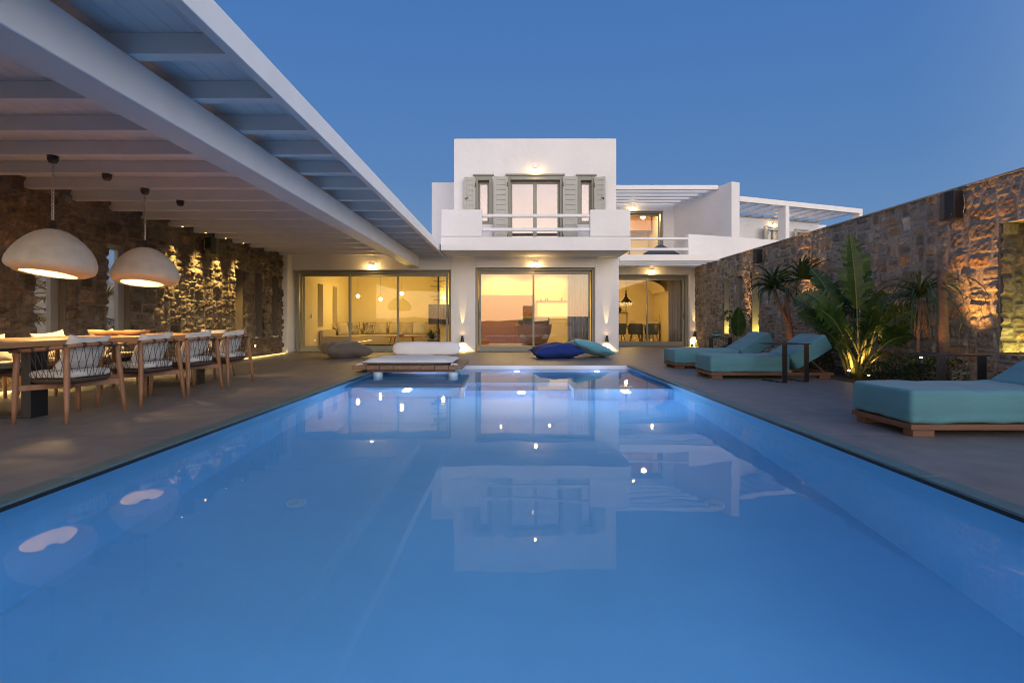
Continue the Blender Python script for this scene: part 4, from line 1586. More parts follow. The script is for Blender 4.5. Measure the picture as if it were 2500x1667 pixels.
def cut_trunk():
    rg = random.Random(5)
    t = thing('palm_stump', 'bare trunk sawn off at the top beside the stone wall', 'tree', (5.98, 6.7, 0))
    mb = MB()
    pts, rs = [], []
    for i in range(26):
        f = i / 25
        pts.append((5.97 + .012 * math.sin(f * 5), 6.7, -.03 + 1.61 * f))
        rs.append((.075 - .02 * min(1, f * 1.4)) * (1 + .035 * math.sin(i * 2.4)))
    mb.tube(pts, rs, 16)
    mb.tube([(5.97 + .012 * math.sin(5), 6.7, 1.56), (5.97, 6.7, 1.60)], [.066, .06], 14)
    mb.build('trunk', M['bark'], t, smooth=True)
    t = thing('drooping_yucca', 'thin stemmed plant with a mop of drooping strap leaves', 'tree', (5.80, 6.95, 0))
    tr = MB()
    top = Vector((5.90, 6.98, 1.22))
    tr.tube([(5.84, 6.98, -.03), (5.85, 6.98, .5), (5.87, 6.98, .9), top], [.03, .024, .02, .018], 8)
    for k in range(14):
        a = rg.uniform(0, 6.28)
        p = top + Vector((rg.uniform(-.08, .05), -.04, -.04))
        tr.tube([p, p + Vector((rg.uniform(-.05, .04), rg.uniform(-.04, .02), -.25)), p + Vector((rg.uniform(-.08, .06), rg.uniform(-.05, .02), -.5))], .004, 4)
    tr.build('trunk', M['bark'], t, smooth=True)
    cr = MB()
    for k in range(70):
        az = rg.uniform(0, 6.28)
        el = R(rg.uniform(10, 85))
        d = Vector((math.cos(az) * math.cos(el) - .15, math.sin(az) * math.cos(el), math.sin(el))).normalized()
        blade(cr, top + d * .03 + Vector((-.05 * rg.random(), 0, 0)), d, rg.uniform(.6, 1.15), rg.uniform(.009, .017), rg.uniform(2.4, 3.3), Vector((0, -.6, 1)), 10, .3, None, rg, .5)
    cr.build('crown', M['leaf2'], t)
cut_trunk()


def shrub(x, y, z, rx, ry, rz, n, lab, seed, leaf=.035):
    rg = random.Random(seed)
    t = thing('shrub', lab, 'shrub', (x, y, z), 'low shrubs in the planting bed')
    br, lv = MB(), MB()
    for k in range(26):
        a = rg.uniform(0, 6.28)
        e_ = R(rg.uniform(10, 85))
        q = Vector((math.cos(a) * math.cos(e_) * rx, math.sin(a) * math.cos(e_) * ry, math.sin(e_) * rz)) * rg.uniform(.7, 1.0)
        br.tube([(x, y, z), Vector((x, y, z)) + q * .5 + Vector((0, 0, .04)), Vector((x, y, z)) + q], [.008, .005, .003], 5)
    br.build('stem', M['bark'], t)
    lob = [(rg.uniform(-.5, .5) * rx, rg.uniform(-.5, .5) * ry, rg.uniform(.2, .7) * rz, rg.uniform(.45, .7)) for _ in range(7)]
    for k in range(n):
        lx, ly, lz, lr = rg.choice(lob)
        d = Vector((rg.gauss(0, 1), rg.gauss(0, 1), rg.gauss(.25, 1))).normalized()
        r = lr * rg.uniform(.7, 1.0) ** .6
        p = Vector((x + lx + d.x * rx * r, y + ly + d.y * ry * r, max(z + .01, z + lz + d.z * rz * r * .8)))
        up = (d + Vector((rg.uniform(-.6, .6), rg.uniform(-.6, .6), rg.uniform(-.1, .9)))).normalized()
        s = up.cross(Vector((rg.uniform(-1, 1), rg.uniform(-1, 1), rg.uniform(-1, 1))))
        if s.length < 1e-3:
            continue
        s.normalize()
        L_ = leaf * rg.uniform(.6, 1.3)
        nn = s.cross(up)
        lv.add([p, p + up * L_ * .5 + s * L_ * .3 + nn * L_ * .05, p + up * L_, p + up * L_ * .5 - s * L_ * .3 + nn * L_ * .05], [(0, 1, 2, 3)])
    lv.build('foliage', M['leaf3'], t)
shrub(5.55, 6.65, -.02, .42, .42, .42, 2600, 'round dark shrub with a bright spike lamp in it', 1)
shrub(5.62, 8.75, -.02, .50, .55, .62, 3000, 'dark shrub behind the backrest of the middle lounger', 2)
shrub(5.45, 7.1, -.02, .30, .3, .30, 1200, 'small dark shrub at the foot of the bird of paradise', 3)
shrub(4.75 + .75, 12.2, -.02, .42, .5, .40, 1700, 'low green shrub behind the far side table', 4)
shrub(5.75, 5.1, -.02, .45, .5, .35, 1700, 'low shrub between the cut trunk and the lit niche', 5)
shrub(5.9, 9.6, -.02, .45, .5, .40, 1700, 'dark shrub at the foot of the aloe tree', 6)


def paddle_plant():
    rg = random.Random(9)
    x, y = 6.05, 12.9
    t = thing('paddle_leaf_plant', 'plant with one broad upright paddle leaf near the wall slots', 'plant', (x, y, 0))
    st, lv = MB(), MB()
    st.tube([(x, y, -.03), (x - .02, y, .25), (x - .02, y, .52)], [.025, .02, .014], 8)
    rib = blade(lv, (x - .02, y, .50), (-.02, -.05, 1), .80, .20, .12, (0, -1, .05), 16, .12, None, rg, .75)
    st.tube(rib, [.010] * 10 + [.005] * 7, 5)
    for k in range(9):
        a = R(rg.uniform(0, 360))
        b1 = Vector((x - .05 + .1 * math.cos(a), y + .15 + .1 * math.sin(a), rg.uniform(.95, 1.25)))
        st.tube([(x, y + .1, -.03), (x, y + .12, .5), b1], [.016, .012, .007], 6)
        blade(lv, b1, (math.cos(a), math.sin(a) * .6 - .2, .5), rg.uniform(.28, .42), .075, 1.6, (0, 0, 1), 12, .25, .3, rg, .7)
    for k in range(6):
        a = R(rg.uniform(-60, 60))
        b1 = Vector((x + .55 + .12 * math.cos(a), y - .35 + .1 * math.sin(a), rg.uniform(.55, .8)))
        st.tube([(x + .35, y - .3, -.03), (x + .45, y - .33, .4), b1], [.014, .010, .006], 6)
        blade(lv, b1, (math.cos(a * 3), -.5, .4), .26, .09, 1.5, (0, 0, 1), 9, .2, .45, rg, .7)
    st.build('stem', M['stem'], t, smooth=True)
    lv.build('foliage', M['leaf'], t)
paddle_plant()

# garden spike lamps
def spike(x, y, z, lab, aim, pw=30, vis=True, ang=60, col=AMBER, bl=.6):
    t = thing('spike_lamp', lab, 'garden lamp', (x, y, z), 'spike lamps in the planting bed')
    d = Vector(aim).normalized()
    p = Vector((x, y, z))
    mb = MB()
    mb.tube([p - d * .08, p + d * .0], [.03, .034], 14)
    mb.tube([p - d * .06, Vector((x, y, -.1))], .008, 6)
    mb.build('housing', M['black'], t)
    m2 = MB()
    m2.sphere(p + d * .008, .017, 10, 6)
    m2.build('lens', M['led_small'], t, smooth=True)
    light('spike_beam', 'SPOT', p + d * .05, pw, col, d, size=.06, angle=ang, blend=bl)
spike(5.50, 6.50, .40, 'spike lamp shining out of the round dark shrub', (.3, .3, 1), 14, ang=110)
spike(5.40, 7.75, .10, 'spike lamp at the foot of the bird of paradise', (.26, .08, 1), 60, ang=56, col=(1, .5, .13))
spike(5.50, 7.45, .06, 'added second spike lamp spreading light over the bird of paradise stems', (.10, .35, 1), 45, ang=60, col=(1, .5, .13))  # added next to the real one to spread its light over the stems
spike(6.12, 6.80, .22, 'spike lamp behind the bare sawn trunk', (.21, -.08, 1), 400, ang=50, bl=1.0)
spike(6.16, 10.55, .06, 'spike lamp behind the aloe tree', (.14, .0, 1), 650, ang=32, bl=.9)
spike(6.22, 13.35, .06, 'spike lamp beside the last wall slot', (.11, -.03, 1), 600, ang=26, bl=.9)
spike(6.25, 8.6, .1, 'spike lamp behind the bird of paradise', (.12, -.2, 1), 60, ang=40)
spike(5.72, 9.95, .03, 'spike lamp in front of the aloe tree trunk', (.06, .12, 1), 26, ang=50)
spike(6.20, 16.6, .12, 'small spike lamp in the corner by the dining room pillar', (.25, .15, .4), 5, ang=80)
# hidden strips inside the niches and under the dining wall
light('niche_strip', 'AREA', (RX + .17, 14.695, .52), 7, (1, .78, .16), (0, 0, 1), size=.28, size_y=.2)
light('niche_strip', 'AREA', (RX + .17, 12.95, .48), 9, (1, .78, .16), (0, 0, 1), size=.28, size_y=.2)
light('niche_strip', 'AREA', (RX + .16, 5.95, .49), 15, (1, .78, .16), (0, 0, 1), size=.30, size_y=1.0)
light('plinth_strip', 'AREA', (-6.53, 9.4, .035), 34, (1, .66, .20), (.8, 0, -.55), size=9.0, size_y=.03)
# ================================================================== rooms behind the glass
def room(x0, x1, y0, y1, z0, z1, name, mat_=M['inside'], floor=M['inside_floor'], lft=True, rgt=True):
    mb = MB()
    if lft:
        mb.box(x0 - .1, x0, y0, y1, z0, z1)
    if rgt:
        mb.box(x1, x1 + .1, y0, y1, z0, z1)
    mb.box(x0 - .1, x1 + .1, y1, y1 + .1, z0, z1)
    mb.box(x0 - .1, x1 + .1, y0, y1 + .1, z1, z1 + .02)
    mb.build(name, mat_, V)
    MB().box(x0, x1, y0 - .15, y1, z0 - .02, z0 + .012).build(name.replace('wall', 'floor'), floor, V)
# living room (the side wall carries two deep window slots)
mb = MB()
LRX = -6.25
for a, b_, z0, z1 in ((14.6, 15.55, 0, 2.9), (15.55, 16.0, 0, .72), (15.55, 16.0, 2.12, 2.9), (16.0, 16.85, 0, 2.9), (16.85, 17.3, 0, .72), (16.85, 17.3, 2.12, 2.9), (17.3, 18.6, 0, 2.9)):
    mb.box(LRX - .35, LRX, a, b_, z0, z1)
mb.box(LRX - .4, -1.45, 18.6, 18.7, 0, 2.9)
mb.box(-2.55, -1.45, 17.2, 18.6, 0, 2.9)
mb.box(LRX - .4, -1.45, 14.6, 18.7, 2.88, 2.92)
mb.build('room_wall', M['inside'], V)
MB().box(-1.45, -1.30, 14.55, 18.7, 0, 2.9).build('room_wall', M['inside'], V)
MB().box(LRX, -1.45, 14.4, 18.6, -.01, .012).build('room_floor', M['inside_floor'], V)
MB().box(LRX - .36, LRX - .34, 15.4, 17.4, .6, 2.2).build('slot_blind', M['taupe'], V)
# L-shaped sofa
t = thing('corner_sofa', 'beige corner sofa in the lit living room', 'sofa', (-4.9, 17.4, 0))
mb = MB()
mb.box(-6.1, -2.75, 17.35, 18.4, .06, .42)
mb.box(-6.1, -5.2, 15.6, 17.348, .06, .42)
mb.build('seat', M['sofa'], t, bevel=.03)
mb = MB()
mb.box(-6.2, -2.75, 18.402, 18.58, .06, .62)
mb.box(-6.22, -6.102, 15.6, 18.40, .06, .62)
mb.build('backrest', M['sofa'], t, bevel=.03)
xs = [(-5.95, 17.0, 60, 'sofa'), (-5.75, 17.55, 40, 'pattern'), (-5.35, 18.15, 10, 'pattern'), (-4.95, 18.22, 4, 'sofa'), (-4.4, 18.24, -3, 'sofa'), (-3.95, 18.22, 2, 'sofa'), (-3.5, 18.24, 0, 'linen'), (-3.05, 18.22, -4, 'sofa')]
labs = ['beige cushion at the sofa corner by the side wall', 'patterned cushion nearest the side wall of the living room', 'second patterned cushion, in the corner of the sofa', 'beige cushion just right of the patterned ones',
        'plain beige cushion in the middle of the sofa', 'beige cushion beside the pale printed one', 'pale cushion on the corner sofa', 'last beige cushion on the sofa, near the television']
for i, (x, y, rz, m_) in enumerate(xs):
    o = MB().pillow(.52, .5, .18, Matrix.Identity(4), 10, .06, i).build('sofa_cushion', M[m_], smooth=True, merge=True)
    o.location = (x, y, .64)
    o.rotation_euler = (R(74), 0, R(rz))
    tag(o, labs[i], 'cushion', 'cushions on the corner sofa')
t = thing('coffee_table', 'low oval coffee table in front of the sofa', 'table', (-3.7, 16.6, 0))
MB().lathe([(.001, .37), (.5, .37), (.52, .385), (.5, .40), (.001, .40)], (-3.75, 16.6, 0), 28, fn=lambda p: Vector((p.x * 1.25, p.y * .7, p.z))).build('top', M['teak'], t)
for dx, dy in ((-.35, -.15), (.35, -.15), (-.3, .18), (.3, .18)):
    MB().tube([(-3.75 + dx, 16.6 + dy, .37), (-3.75 + dx * 1.25, 16.6 + dy * 1.25, .012)], [.02, .012], 8).build('leg', M['teak'], t)
o = MB().lathe([(.001, 0), (.06, 0), (.11, .05), (.12, .09), (.10, .09), (.001, .03)], (-3.8, 16.6, .402), 18).build('bowl', M['sofa'], smooth=True)
tag(o, 'small pale bowl on the low coffee table', 'bowl')
for i, (px, py, Y) in enumerate(((822, 680, 16.5), (874, 687, 17.3), (923, 674, 16.0), (1018, 684, 16.8))):
    x, z = (px - 1176) / 1111 * Y, .9 - (py - 738) / 1111 * Y
    t = thing('globe_lamp', ['glowing globe bulb hanging at the left sash of the living room', 'glowing globe bulb in the middle of the living room', 'glowing globe bulb behind the second door stile', 'glowing globe bulb in front of the thin shelf pole'][i], 'pendant lamp', (x, Y, z), 'globe bulbs in the living room')
    MB().sphere((x, Y, z), .055, 14, 10).build('globe', M['bulb'], t, smooth=True)
    MB().tube([(x, Y, z + .05), (x, Y, 2.88)], .004, 5).build('cord', M['black'], t)
    light('globe_glow', 'POINT', (x, Y - .0, z - .09), 28, (1, .67, .16), size=.05)
# tv, pole shelf and a potted plant
t = thing('television', 'dark television on the living room wall beside the pole shelf', 'television', (-2.05, 17.1, 1.1))
MB().box(-2.95, -1.55, 17.06, 17.12, .80, 1.50).build('screen', M['tv'], t, bevel=.006)
MB().box(-2.4, -2.1, 17.121, 17.198, 1.0, 1.3).build('mount', M['black'], t)
t = thing('pole_shelf', 'thin black floor to ceiling pole with small shelves', 'shelf', (-2.28, 16.6, 0))
MB().tube([(-2.50, 16.4, .0), (-2.50, 16.4, 2.88)], .028, 8).build('pole', M['black'], t)
for k, z in enumerate((1.62, 1.74, 1.9, 2.08, 2.25, 2.42)):
    s = -1 if k % 2 else 1
    MB().box(-2.50 - .20 + .06 * s, -2.50 + .20 + .06 * s, 16.3, 16.5, z, z + .012).build('shelf', M['black'], t)
t = thing('potted_plant', 'spiky potted plant below the television', 'plant', (-2.55, 16.0, 0))
MB().lathe([(.001, 0), (.13, 0), (.17, .3), (.15, .3), (.001, .26)], (-2.62, 15.9, .012), 16).build('pot', M['taupe'], t, smooth=True)
rg = random.Random(2)
mb = MB()
for k in range(46):
    a, e_ = rg.uniform(0, 6.28), R(rg.uniform(25, 85))
    blade(mb, (-2.62, 15.9, .30), (math.cos(a) * math.cos(e_), math.sin(a) * math.cos(e_), math.sin(e_)), rg.uniform(.3, .5), .018, 1.0, (0, -.3, 1), 8, .3, None, rg, .5)
mb.build('foliage', M['leaf3'], t)
MB().box(-6.23, -6.20, 15.0, 15.06, 1.0, 1.12).build('light_switch', M['paint'], V)

# centre room
room(-1.30, 2.84, 14.6, 19.0, 0, 2.9, 'room_wall', lft=False, rgt=True)
t = thing('kitchen_wall', 'back kitchen wall with a lit recess and shelf', 'kitchen', (1.4, 18.9, 0))
mb = MB()
mb.box(-1.2, .85, 18.3, 18.98, 0, 1.9)
mb.build('cupboard', M['teak'], t, bevel=.01)
mb = MB()
mb.box(.95, 2.8, 18.35, 18.98, 0, .92)
mb.build('counter', M['inside'], t, bevel=.01)
MB().box(1.0, 2.45, 18.90, 18.97, 1.02, 1.62).build('lit_recess', M['niche_led'], t)
MB().box(.95, 2.5, 18.6, 18.98, 1.66, 1.70).build('shelf', M['teak'], t)
for k, jx in enumerate((1.12, 1.31, 1.38, 1.92, 2.2)):
    MB().lathe([(.001, 0), (.03, 0), (.035, .05), (.02, .07 + .012 * k), (.02, .09 + .012 * k), (.001, .09 + .012 * k)], (jx, 18.75, 1.701), 10).build('jar', M['taupe'], t, smooth=True)
t = thing('lounge_chair', 'round wooden shell lounge chair seen from behind', 'armchair', (.75, 16.2, 0))
P = []
for i in range(25):
    a = math.pi * (i / 24)
    row = []
    for j in range(9):
        f = j / 8
        r = .62 - .22 * (1 - f) ** 2
        row.append(Vector((.72 + r * math.cos(a + math.pi), 16.3 + .75 * r * math.sin(a + math.pi), .10 + .72 * f)))
    P.append(row)
o = MB().grid(P).build('shell', M['rattan'], t, smooth=True)
sm = o.modifiers.new('thick', 'SOLIDIFY')
sm.thickness = .03
MB().box(.25, 1.2, 15.95, 16.75, .30, .48).build('seat', M['sofa'], t, bevel=.06)
MB().tube([(.20, 16.0, .92), (.24, 16.0, .92), (.72, 15.96, .93), (1.2, 16.0, .92), (1.24, 16.0, .92)], [.05, .13, .14, .13, .05], 14).build('head_cushion', M['olive'], t, smooth=True)
MB().lathe([(.3, 0), (.3, .03), (.05, .06), (.05, .3)], (.72, 16.3, .012), 18).build('pedestal', M['black'], t)
def curtain(x0, x1, y, z0, z1, lab, m_, n=9, amp=.05):
    P = []
    N = 10 * n
    for i in range(N + 1):
        f = i / N
        yy = y + amp * math.sin(2 * math.pi * n * f) + .02 * math.sin(23 * f)
        P.append([Vector((x0 + (x1 - x0) * f + .02 * math.sin(9 * f), yy * 1.0 + .02 * k * math.sin(5 * f), z0 + (z1 - z0) * k / 4)) for k in range(5)])
    o = MB().grid(P).build('curtain', m_, smooth=True)
    s_ = o.modifiers.new('thick', 'SOLIDIFY')
    s_.thickness = .004
    tag(o, lab, 'curtain')
curtain(1.70, 2.36, 14.78, .03, 2.5, 'sheer curtain drawn to the side of the centre door', M['curtain'], 7)
# ceiling spots of the centre room
for i, (px, py, Y) in enumerate(((1166, 629, 16.5), (1243, 627, 16.5), (1150, 650, 18.2), (1262, 648, 18.2))):
    x = (px - 1176) / 1111 * Y
    t = thing('ceiling_spot', ['recessed ceiling spot seen through the left half of the centre door', 'recessed ceiling spot seen behind the centre door stile', 'recessed ceiling spot above the wooden kitchen cupboard', 'recessed ceiling spot above the lit kitchen recess'][i], 'downlight', (x, Y, 2.89), 'ceiling spots in the centre room')
    MB().lathe([(.035, -.004), (.05, -.004), (.05, .0)], (x, Y, 2.898), 14).build('trim_ring', M['paint'], t)
    MB().lathe([(.0005, 0), (.035, 0)], (x, Y, 2.895), 12).build('lens', M['led'], t)
    light('ceiling_beam', 'SPOT', (x, Y, 2.88), 130, (1, .66, .16), (0, 0, -1), size=.03, angle=165, blend=.4)

# dining room with a vaulted end wall
room(3.14, 6.55, 17.6, 22.2, 0, 2.9, 'room_wall', lft=True, rgt=True)
light('dining_glow', 'POINT', (4.62, 19.6, 1.45), 62, (1, .62, .18), size=.06)
light('dining_cove', 'POINT', (4.0, 21.0, 2.2), 26, (1, .66, .2), size=.05)
t = thing('chandelier', 'dark bell shaped pendant with a glittering bead skirt', 'pendant lamp', (4.62, 19.6, 2.9))
MB().lathe([(.03, .55), (.035, .40), (.06, .36), (.045, .30), (.10, .20), (.20, .10), (.24, .04)], (4.62, 19.6, 1.62), 20).build('bell', M['dark'], t, smooth=True)
MB().tube([(4.62, 19.6, 2.17), (4.62, 19.6, 2.9)], .006, 5).build('cord', M['black'], t)
mb = MB()
rg = random.Random(6)
for k in range(70):
    a = rg.uniform(0, 6.28)
    zz = rg.uniform(-.10, .03)
    r = .24 * math.sqrt(max(.1, 1 - (zz / .14) ** 2))
    mb.sphere((4.62 + r * math.cos(a), 19.6 + r * math.sin(a), 1.64 + zz), .016, 6, 4)
mb.build('bead_skirt', M['bead'], t)
t = thing('wire_shelf', 'black wire cube shelf on the dining room wall', 'shelf', (4.5, 22.1, 1.2))
mb = MB()
for (x0, x1, z0, z1) in ((3.7, 4.3, 1.2, 1.75), (4.1, 4.7, .85, 1.45), (4.6, 5.2, 1.3, 1.8), (4.75, 5.25, .75, 1.3), (3.85, 4.35, 1.75, 2.2), (3.8, 4.4, .75, 1.2), (4.35, 4.8, 1.4, 1.9)):
    for yy in (21.95, 22.19):
        mb.tube([(x0, yy, z0), (x1, yy, z0), (x1, yy, z1), (x0, yy, z1), (x0, yy, z0)], .008, 4)
    for (a, b_) in ((x0, z0), (x1, z0), (x1, z1), (x0, z1)):
        mb.tube([(a, 21.95, b_), (a, 22.19, b_)], .008, 4)
    for k in range(1, 4):
        mb.tube([(x0, 21.95 + .06 * k, z0), (x1, 21.95 + .06 * k, z0)], .005, 4)
mb.build('frame', M['black'], t)
for i, (x, z, r) in enumerate(((4.02, 1.21, .10), (4.88, 1.31, .12), (4.40, .86, .16))):
    o = MB().sphere((x, 22.06, z + r), r, 14, 8).build('vase', M['dark'], smooth=True)
    tag(o, ['small round dark vase on the upper shelf of the wire rack', 'round dark vase on the wire rack behind the chandelier', 'largest round dark vase, low on the wire rack'][i], 'vase', 'round vases on the wire shelf')
t = thing('indoor_table', 'dark dining table in the lit dining room', 'table', (4.5, 19.4, 0))
MB().box(3.4, 5.5, 19.0, 20.0, .70, .745).build('tabletop', M['teak'], t, bevel=.006)
for x, y in ((3.55, 19.1), (5.35, 19.1), (3.55, 19.9), (5.35, 19.9)):
    MB().box(x - .03, x + .03, y - .03, y + .03, .012, .699).build('leg', M['teak'], t)
def indoor_chair():
    t = thing('indoor_chair', 'x', 'chair', (0, 0, 0), 'olive tub chairs in the dining room')
    P = []
    for i in range(21):
        a = math.pi * (i / 20) + math.pi
        row = []
        for j in range(6):
            f = j / 5
            r = .25 + .05 * f
            h = .40 + (.42 if 4 < i < 16 else .24 + .18 * (1 - min(abs(i - 4), abs(i - 16)) / 4)) * f
            row.append(Vector((r * math.cos(a), r * math.sin(a), h)))
        P.append(row)
    o = MB().grid(P).build('backrest', M['olive'], t, smooth=True)
    s_ = o.modifiers.new('thick', 'SOLIDIFY')
    s_.thickness = .03
    MB().lathe([(.001, .40), (.24, .40), (.26, .43), (.24, .47), (.001, .48)], (0, 0, 0), 20).build('seat', M['olive'], t, smooth=True)
    for sx in (-1, 1):
        for sy in (-1, 1):
            MB().tube([(.13 * sx, .13 * sy, .41), (.22 * sx, .22 * sy, .012)], [.018, .010], 7).build('leg', M['teak'], t)
    return t
ic = indoor_chair()
for i, (x, y, rz, lab) in enumerate(((3.50, 18.75, 0, 'olive tub chair cut off by the white pillar'), (4.12, 18.65, 6, 'olive tub chair seen from behind in the left pane'), (4.80, 18.85, -8, 'olive tub chair half hidden by the door stile'), (5.40, 18.75, 12, 'olive tub chair in the pane beside the curtain'))):
    if i == 0:
        ic.location = (x, y, 0)
        ic.rotation_euler = (0, 0, R(rz))
        ic['label'] = lab
    else:
        dup(ic, (x, y, 0), R(rz), lab)
MB().box(5.45, 6.45, 21.2, 22.15, .0, .9).build('sideboard', M['inside'], V, bevel=.02)
MB().box(5.6, 6.2, 21.18, 21.20, .15, .8).build('sideboard_door', M['curtain'], V)
curtain(5.78, 6.28, 17.86, .03, 2.5, 'grey curtain hanging at the dining room door', M['curtain'], 5)
# white vault seen above the chandelier
P = []
for i in range(17):
    a = math.pi * i / 16
    P.append([Vector((3.2 + 1.6 - 1.6 * math.cos(a), yy, 2.02 + .62 * math.sin(a) + .12 * i / 16)) for yy in (20.2, 22.15)])
MB().grid(P).build('vault', M['inside'], V)

# upper rooms
mb = MB()
mb.box(-1.35, 2.7, 17.0, 17.1, 3.0, 5.75)
mb.build('upper_room_wall', M['taupe'], V)
MB().box(-1.39, 2.75, 14.53, 17.0, 2.985, 3.012).build('upper_floor', M['inside_floor'], V)
light('bedroom_glow', 'POINT', (.7, 15.9, 5.2), 2.5, (1, .62, .25), size=.06)
curtain(-.98, -.68, 14.72, 3.1, 5.0, 'white curtain in the narrow upper window beside the hinged shutter', M['curtain_w'], 4, .03)
curtain(2.02, 2.40, 14.72, 3.1, 5.0, 'white curtain in the narrow upper window at the right corner', M['curtain_w'], 4, .03)
room(3.3, 6.6, 20.3, 23.5, 3.0, 6.2, 'terrace_room_wall')
MB().box(3.4, 6.5, 22.6, 22.9, 5.15, 6.1).build('bulkhead', M['teak_x'], V)
x, z = (1477 - 1176) / 1111 * 21.5, .9 + (738 - 498) / 1111 * 21.5
t = thing('globe_lamp', 'glowing globe bulb inside the upper terrace room', 'pendant lamp', (x, 21.5, z))
MB().sphere((x, 21.5, z), .10, 14, 10).build('globe', M['bulb'], t, smooth=True)
MB().tube([(x, 21.5, z + .09), (x, 21.5, 6.18)], .005, 5).build('cord', M['black'], t)
light('far_room_light', 'POINT', WM @ Vector((5.5, 2.6, 4.4)), 18, (1, .55, .15), size=.1)
light('globe_glow', 'POINT', (x, 21.3, z - .05), 75, (1, .66, .26), size=.06)
# beanbag loungers on the upper terrace
for i, (x, lab) in enumerate(((3.25, 'dark grey beanbag on the terrace half hidden by the balcony'), (5.35, 'dark grey peaked beanbag behind the terrace rails'))):
    mb = MB()
    prof = [(.001, 0), (.62, .0), (.70, .08), (.68, .18), (.50, .32), (.26, .46), (.08, .58), (.001, .62)]
    mb.lathe(prof, (x, 17.4, 3.06), 22, fn=lambda p: Vector((p.x * 1.1, p.y * .8, p.z)))
    tag(mb.build('beanbag', M['grey'], smooth=True), lab, 'beanbag', 'beanbags on the upper terrace')

# ================================================================== beyond the plot
def palm(x, y, h, lab, seed):
    rg = random.Random(seed)
    t = thing('palm_tree', lab, 'tree', (x, y, -2.2))
    MB().tube([(x, y, -2.2), (x, y, h * .4 - 1), (x + .05, y, h)], [.16, .14, .11], 10).build('trunk', M['bark'], t, smooth=True)
    mb = MB()
    for k in range(30):
        az, el = rg.uniform(0, 6.28), R(rg.uniform(-25, 80))
        d = Vector((math.cos(az) * math.cos(el), math.sin(az) * math.cos(el), math.sin(el)))
        p = Vector((x, y, h))
        q = p + d * .7
        mb.tube([p, q], [.012, .008], 5)
        for j in range(15):
            b_ = (j - 7) / 7 * 1.25
            s = d.cross(Vector((0, 0, 1)))
            s = s.normalized() if s.length > .01 else Vector((1, 0, 0))
            f = (d * math.cos(b_) + s * math.sin(b_)).normalized()
            blade(mb, q, f, .62, .018, .35, (0, 0, 1), 4, .2, None, rg, .6)
    mb.build('crown', M['leaf'], t)
palm(-9.2, 8.75, 1.35, 'fan palm outside the first tall window', 1)
palm(-9.3, 10.6, 1.05, 'fan palm outside the second tall window', 2)
t = thing('neighbour_house', 'pale house seen through the tall windows', 'house', (-16, 16, -2.2))
MB().box(-24, -14, 10, 28, -2.2, 2.3).build('wall', M['curtain'], t, bevel=.03)
MB().box(-13.99, -13.95, 17, 18.2, .9, 2.0).build('window', M['shutter'], t)
o = MB().box(-10.9, -10.6, 6, 22, -2.2, .35).build('garden_wall', M['taupe'], bevel=.02)
tag(o, 'low garden wall outside the tall windows', 'wall')
# what the centre door mirrors: village roofs and hills behind the camera
rg = random.Random(21)
mb = MB()
N = 60
P = []
for i in range(N + 1):
    xx = -700 + 1400 * i / N
    hgt = .26 * (26 + 14 * math.sin(i * .35 + 1) + 8 * math.sin(i * .9) + 5 * math.sin(i * 2.1))
    P.append([Vector((xx, -760 + 30 * math.sin(i * .5), -2.2)), Vector((xx, -820, -2.2 + hgt * .6)), Vector((xx, -900 + 20 * math.sin(i * .7), -2.2 + hgt))])
mb.grid(P)
struct(mb.build('hills', M['ground'], smooth=True))
for i, (x, y, w, d, h, lab) in enumerate(((-6.5, -40, 3.4, 6, 4.9, 'white village house with a dark window, mirrored in the centre door'), (2.4, -44, 1.5, 3, 5.4, 'slim white village tower, mirrored beside the door stile'), (9.5, -55, 6, 6, 3.9, 'low white village house mirrored on the right'))):
    t = thing('village_house', lab, 'house', (x, y, -2.2), 'village houses behind the camera')
    MB().box(x - w / 2, x + w / 2, y - d / 2, y + d / 2, -2.2, h - 2.2).build('wall', M['plaster'], t, bevel=.05)
    MB().box(x - .6, x + .5, y + d / 2, y + d / 2 + .03, h - 4.4, h - 3.2).build('window', M['tv'], t)
t = thing('terrace_wall', 'low white wall closing the pool terrace behind the camera', 'wall', (0, -6.2, -2.2))
MB().box(-9, 7, -6.4, -6.0, -2.2, .55).build('coping_wall', M['plaster'], t, bevel=.03)

# ================================================================== sky, sun, camera
w = bpy.data.worlds.new('World')
scene.world = w
w.use_nodes = True
nt = w.node_tree
bg = nt.nodes['Background']
sky = nt.nodes.new('ShaderNodeTexSky')
sky.sky_type = 'NISHITA'
sky.sun_disc = False
sky.sun_elevation = R(0.5)
sky.sun_rotation = math.pi
tc = nt.nodes.new('ShaderNodeTexCoord')
sep = nt.nodes.new('ShaderNodeSeparateXYZ')
nt.links.new(tc.outputs['Generated'], sep.inputs[0])
def cramp(fac, stops):
    r = nt.nodes.new('ShaderNodeValToRGB')
    els = r.color_ramp.elements
    while len(els) < len(stops):
        els.new(.5)
    for e_, (p, c) in zip(els, stops):
        e_.position = p
        e_.color = (*c, 1)
    nt.links.new(fac, r.inputs[0])
    return r.outputs[0]
blue = cramp(sep.outputs[2], [(0.0, (.135, .265, .47)), (.12, (.095, .228, .46)), (.28, (.060, .182, .445)), (.55, (.042, .150, .43)), (1.0, (.036, .13, .39))])
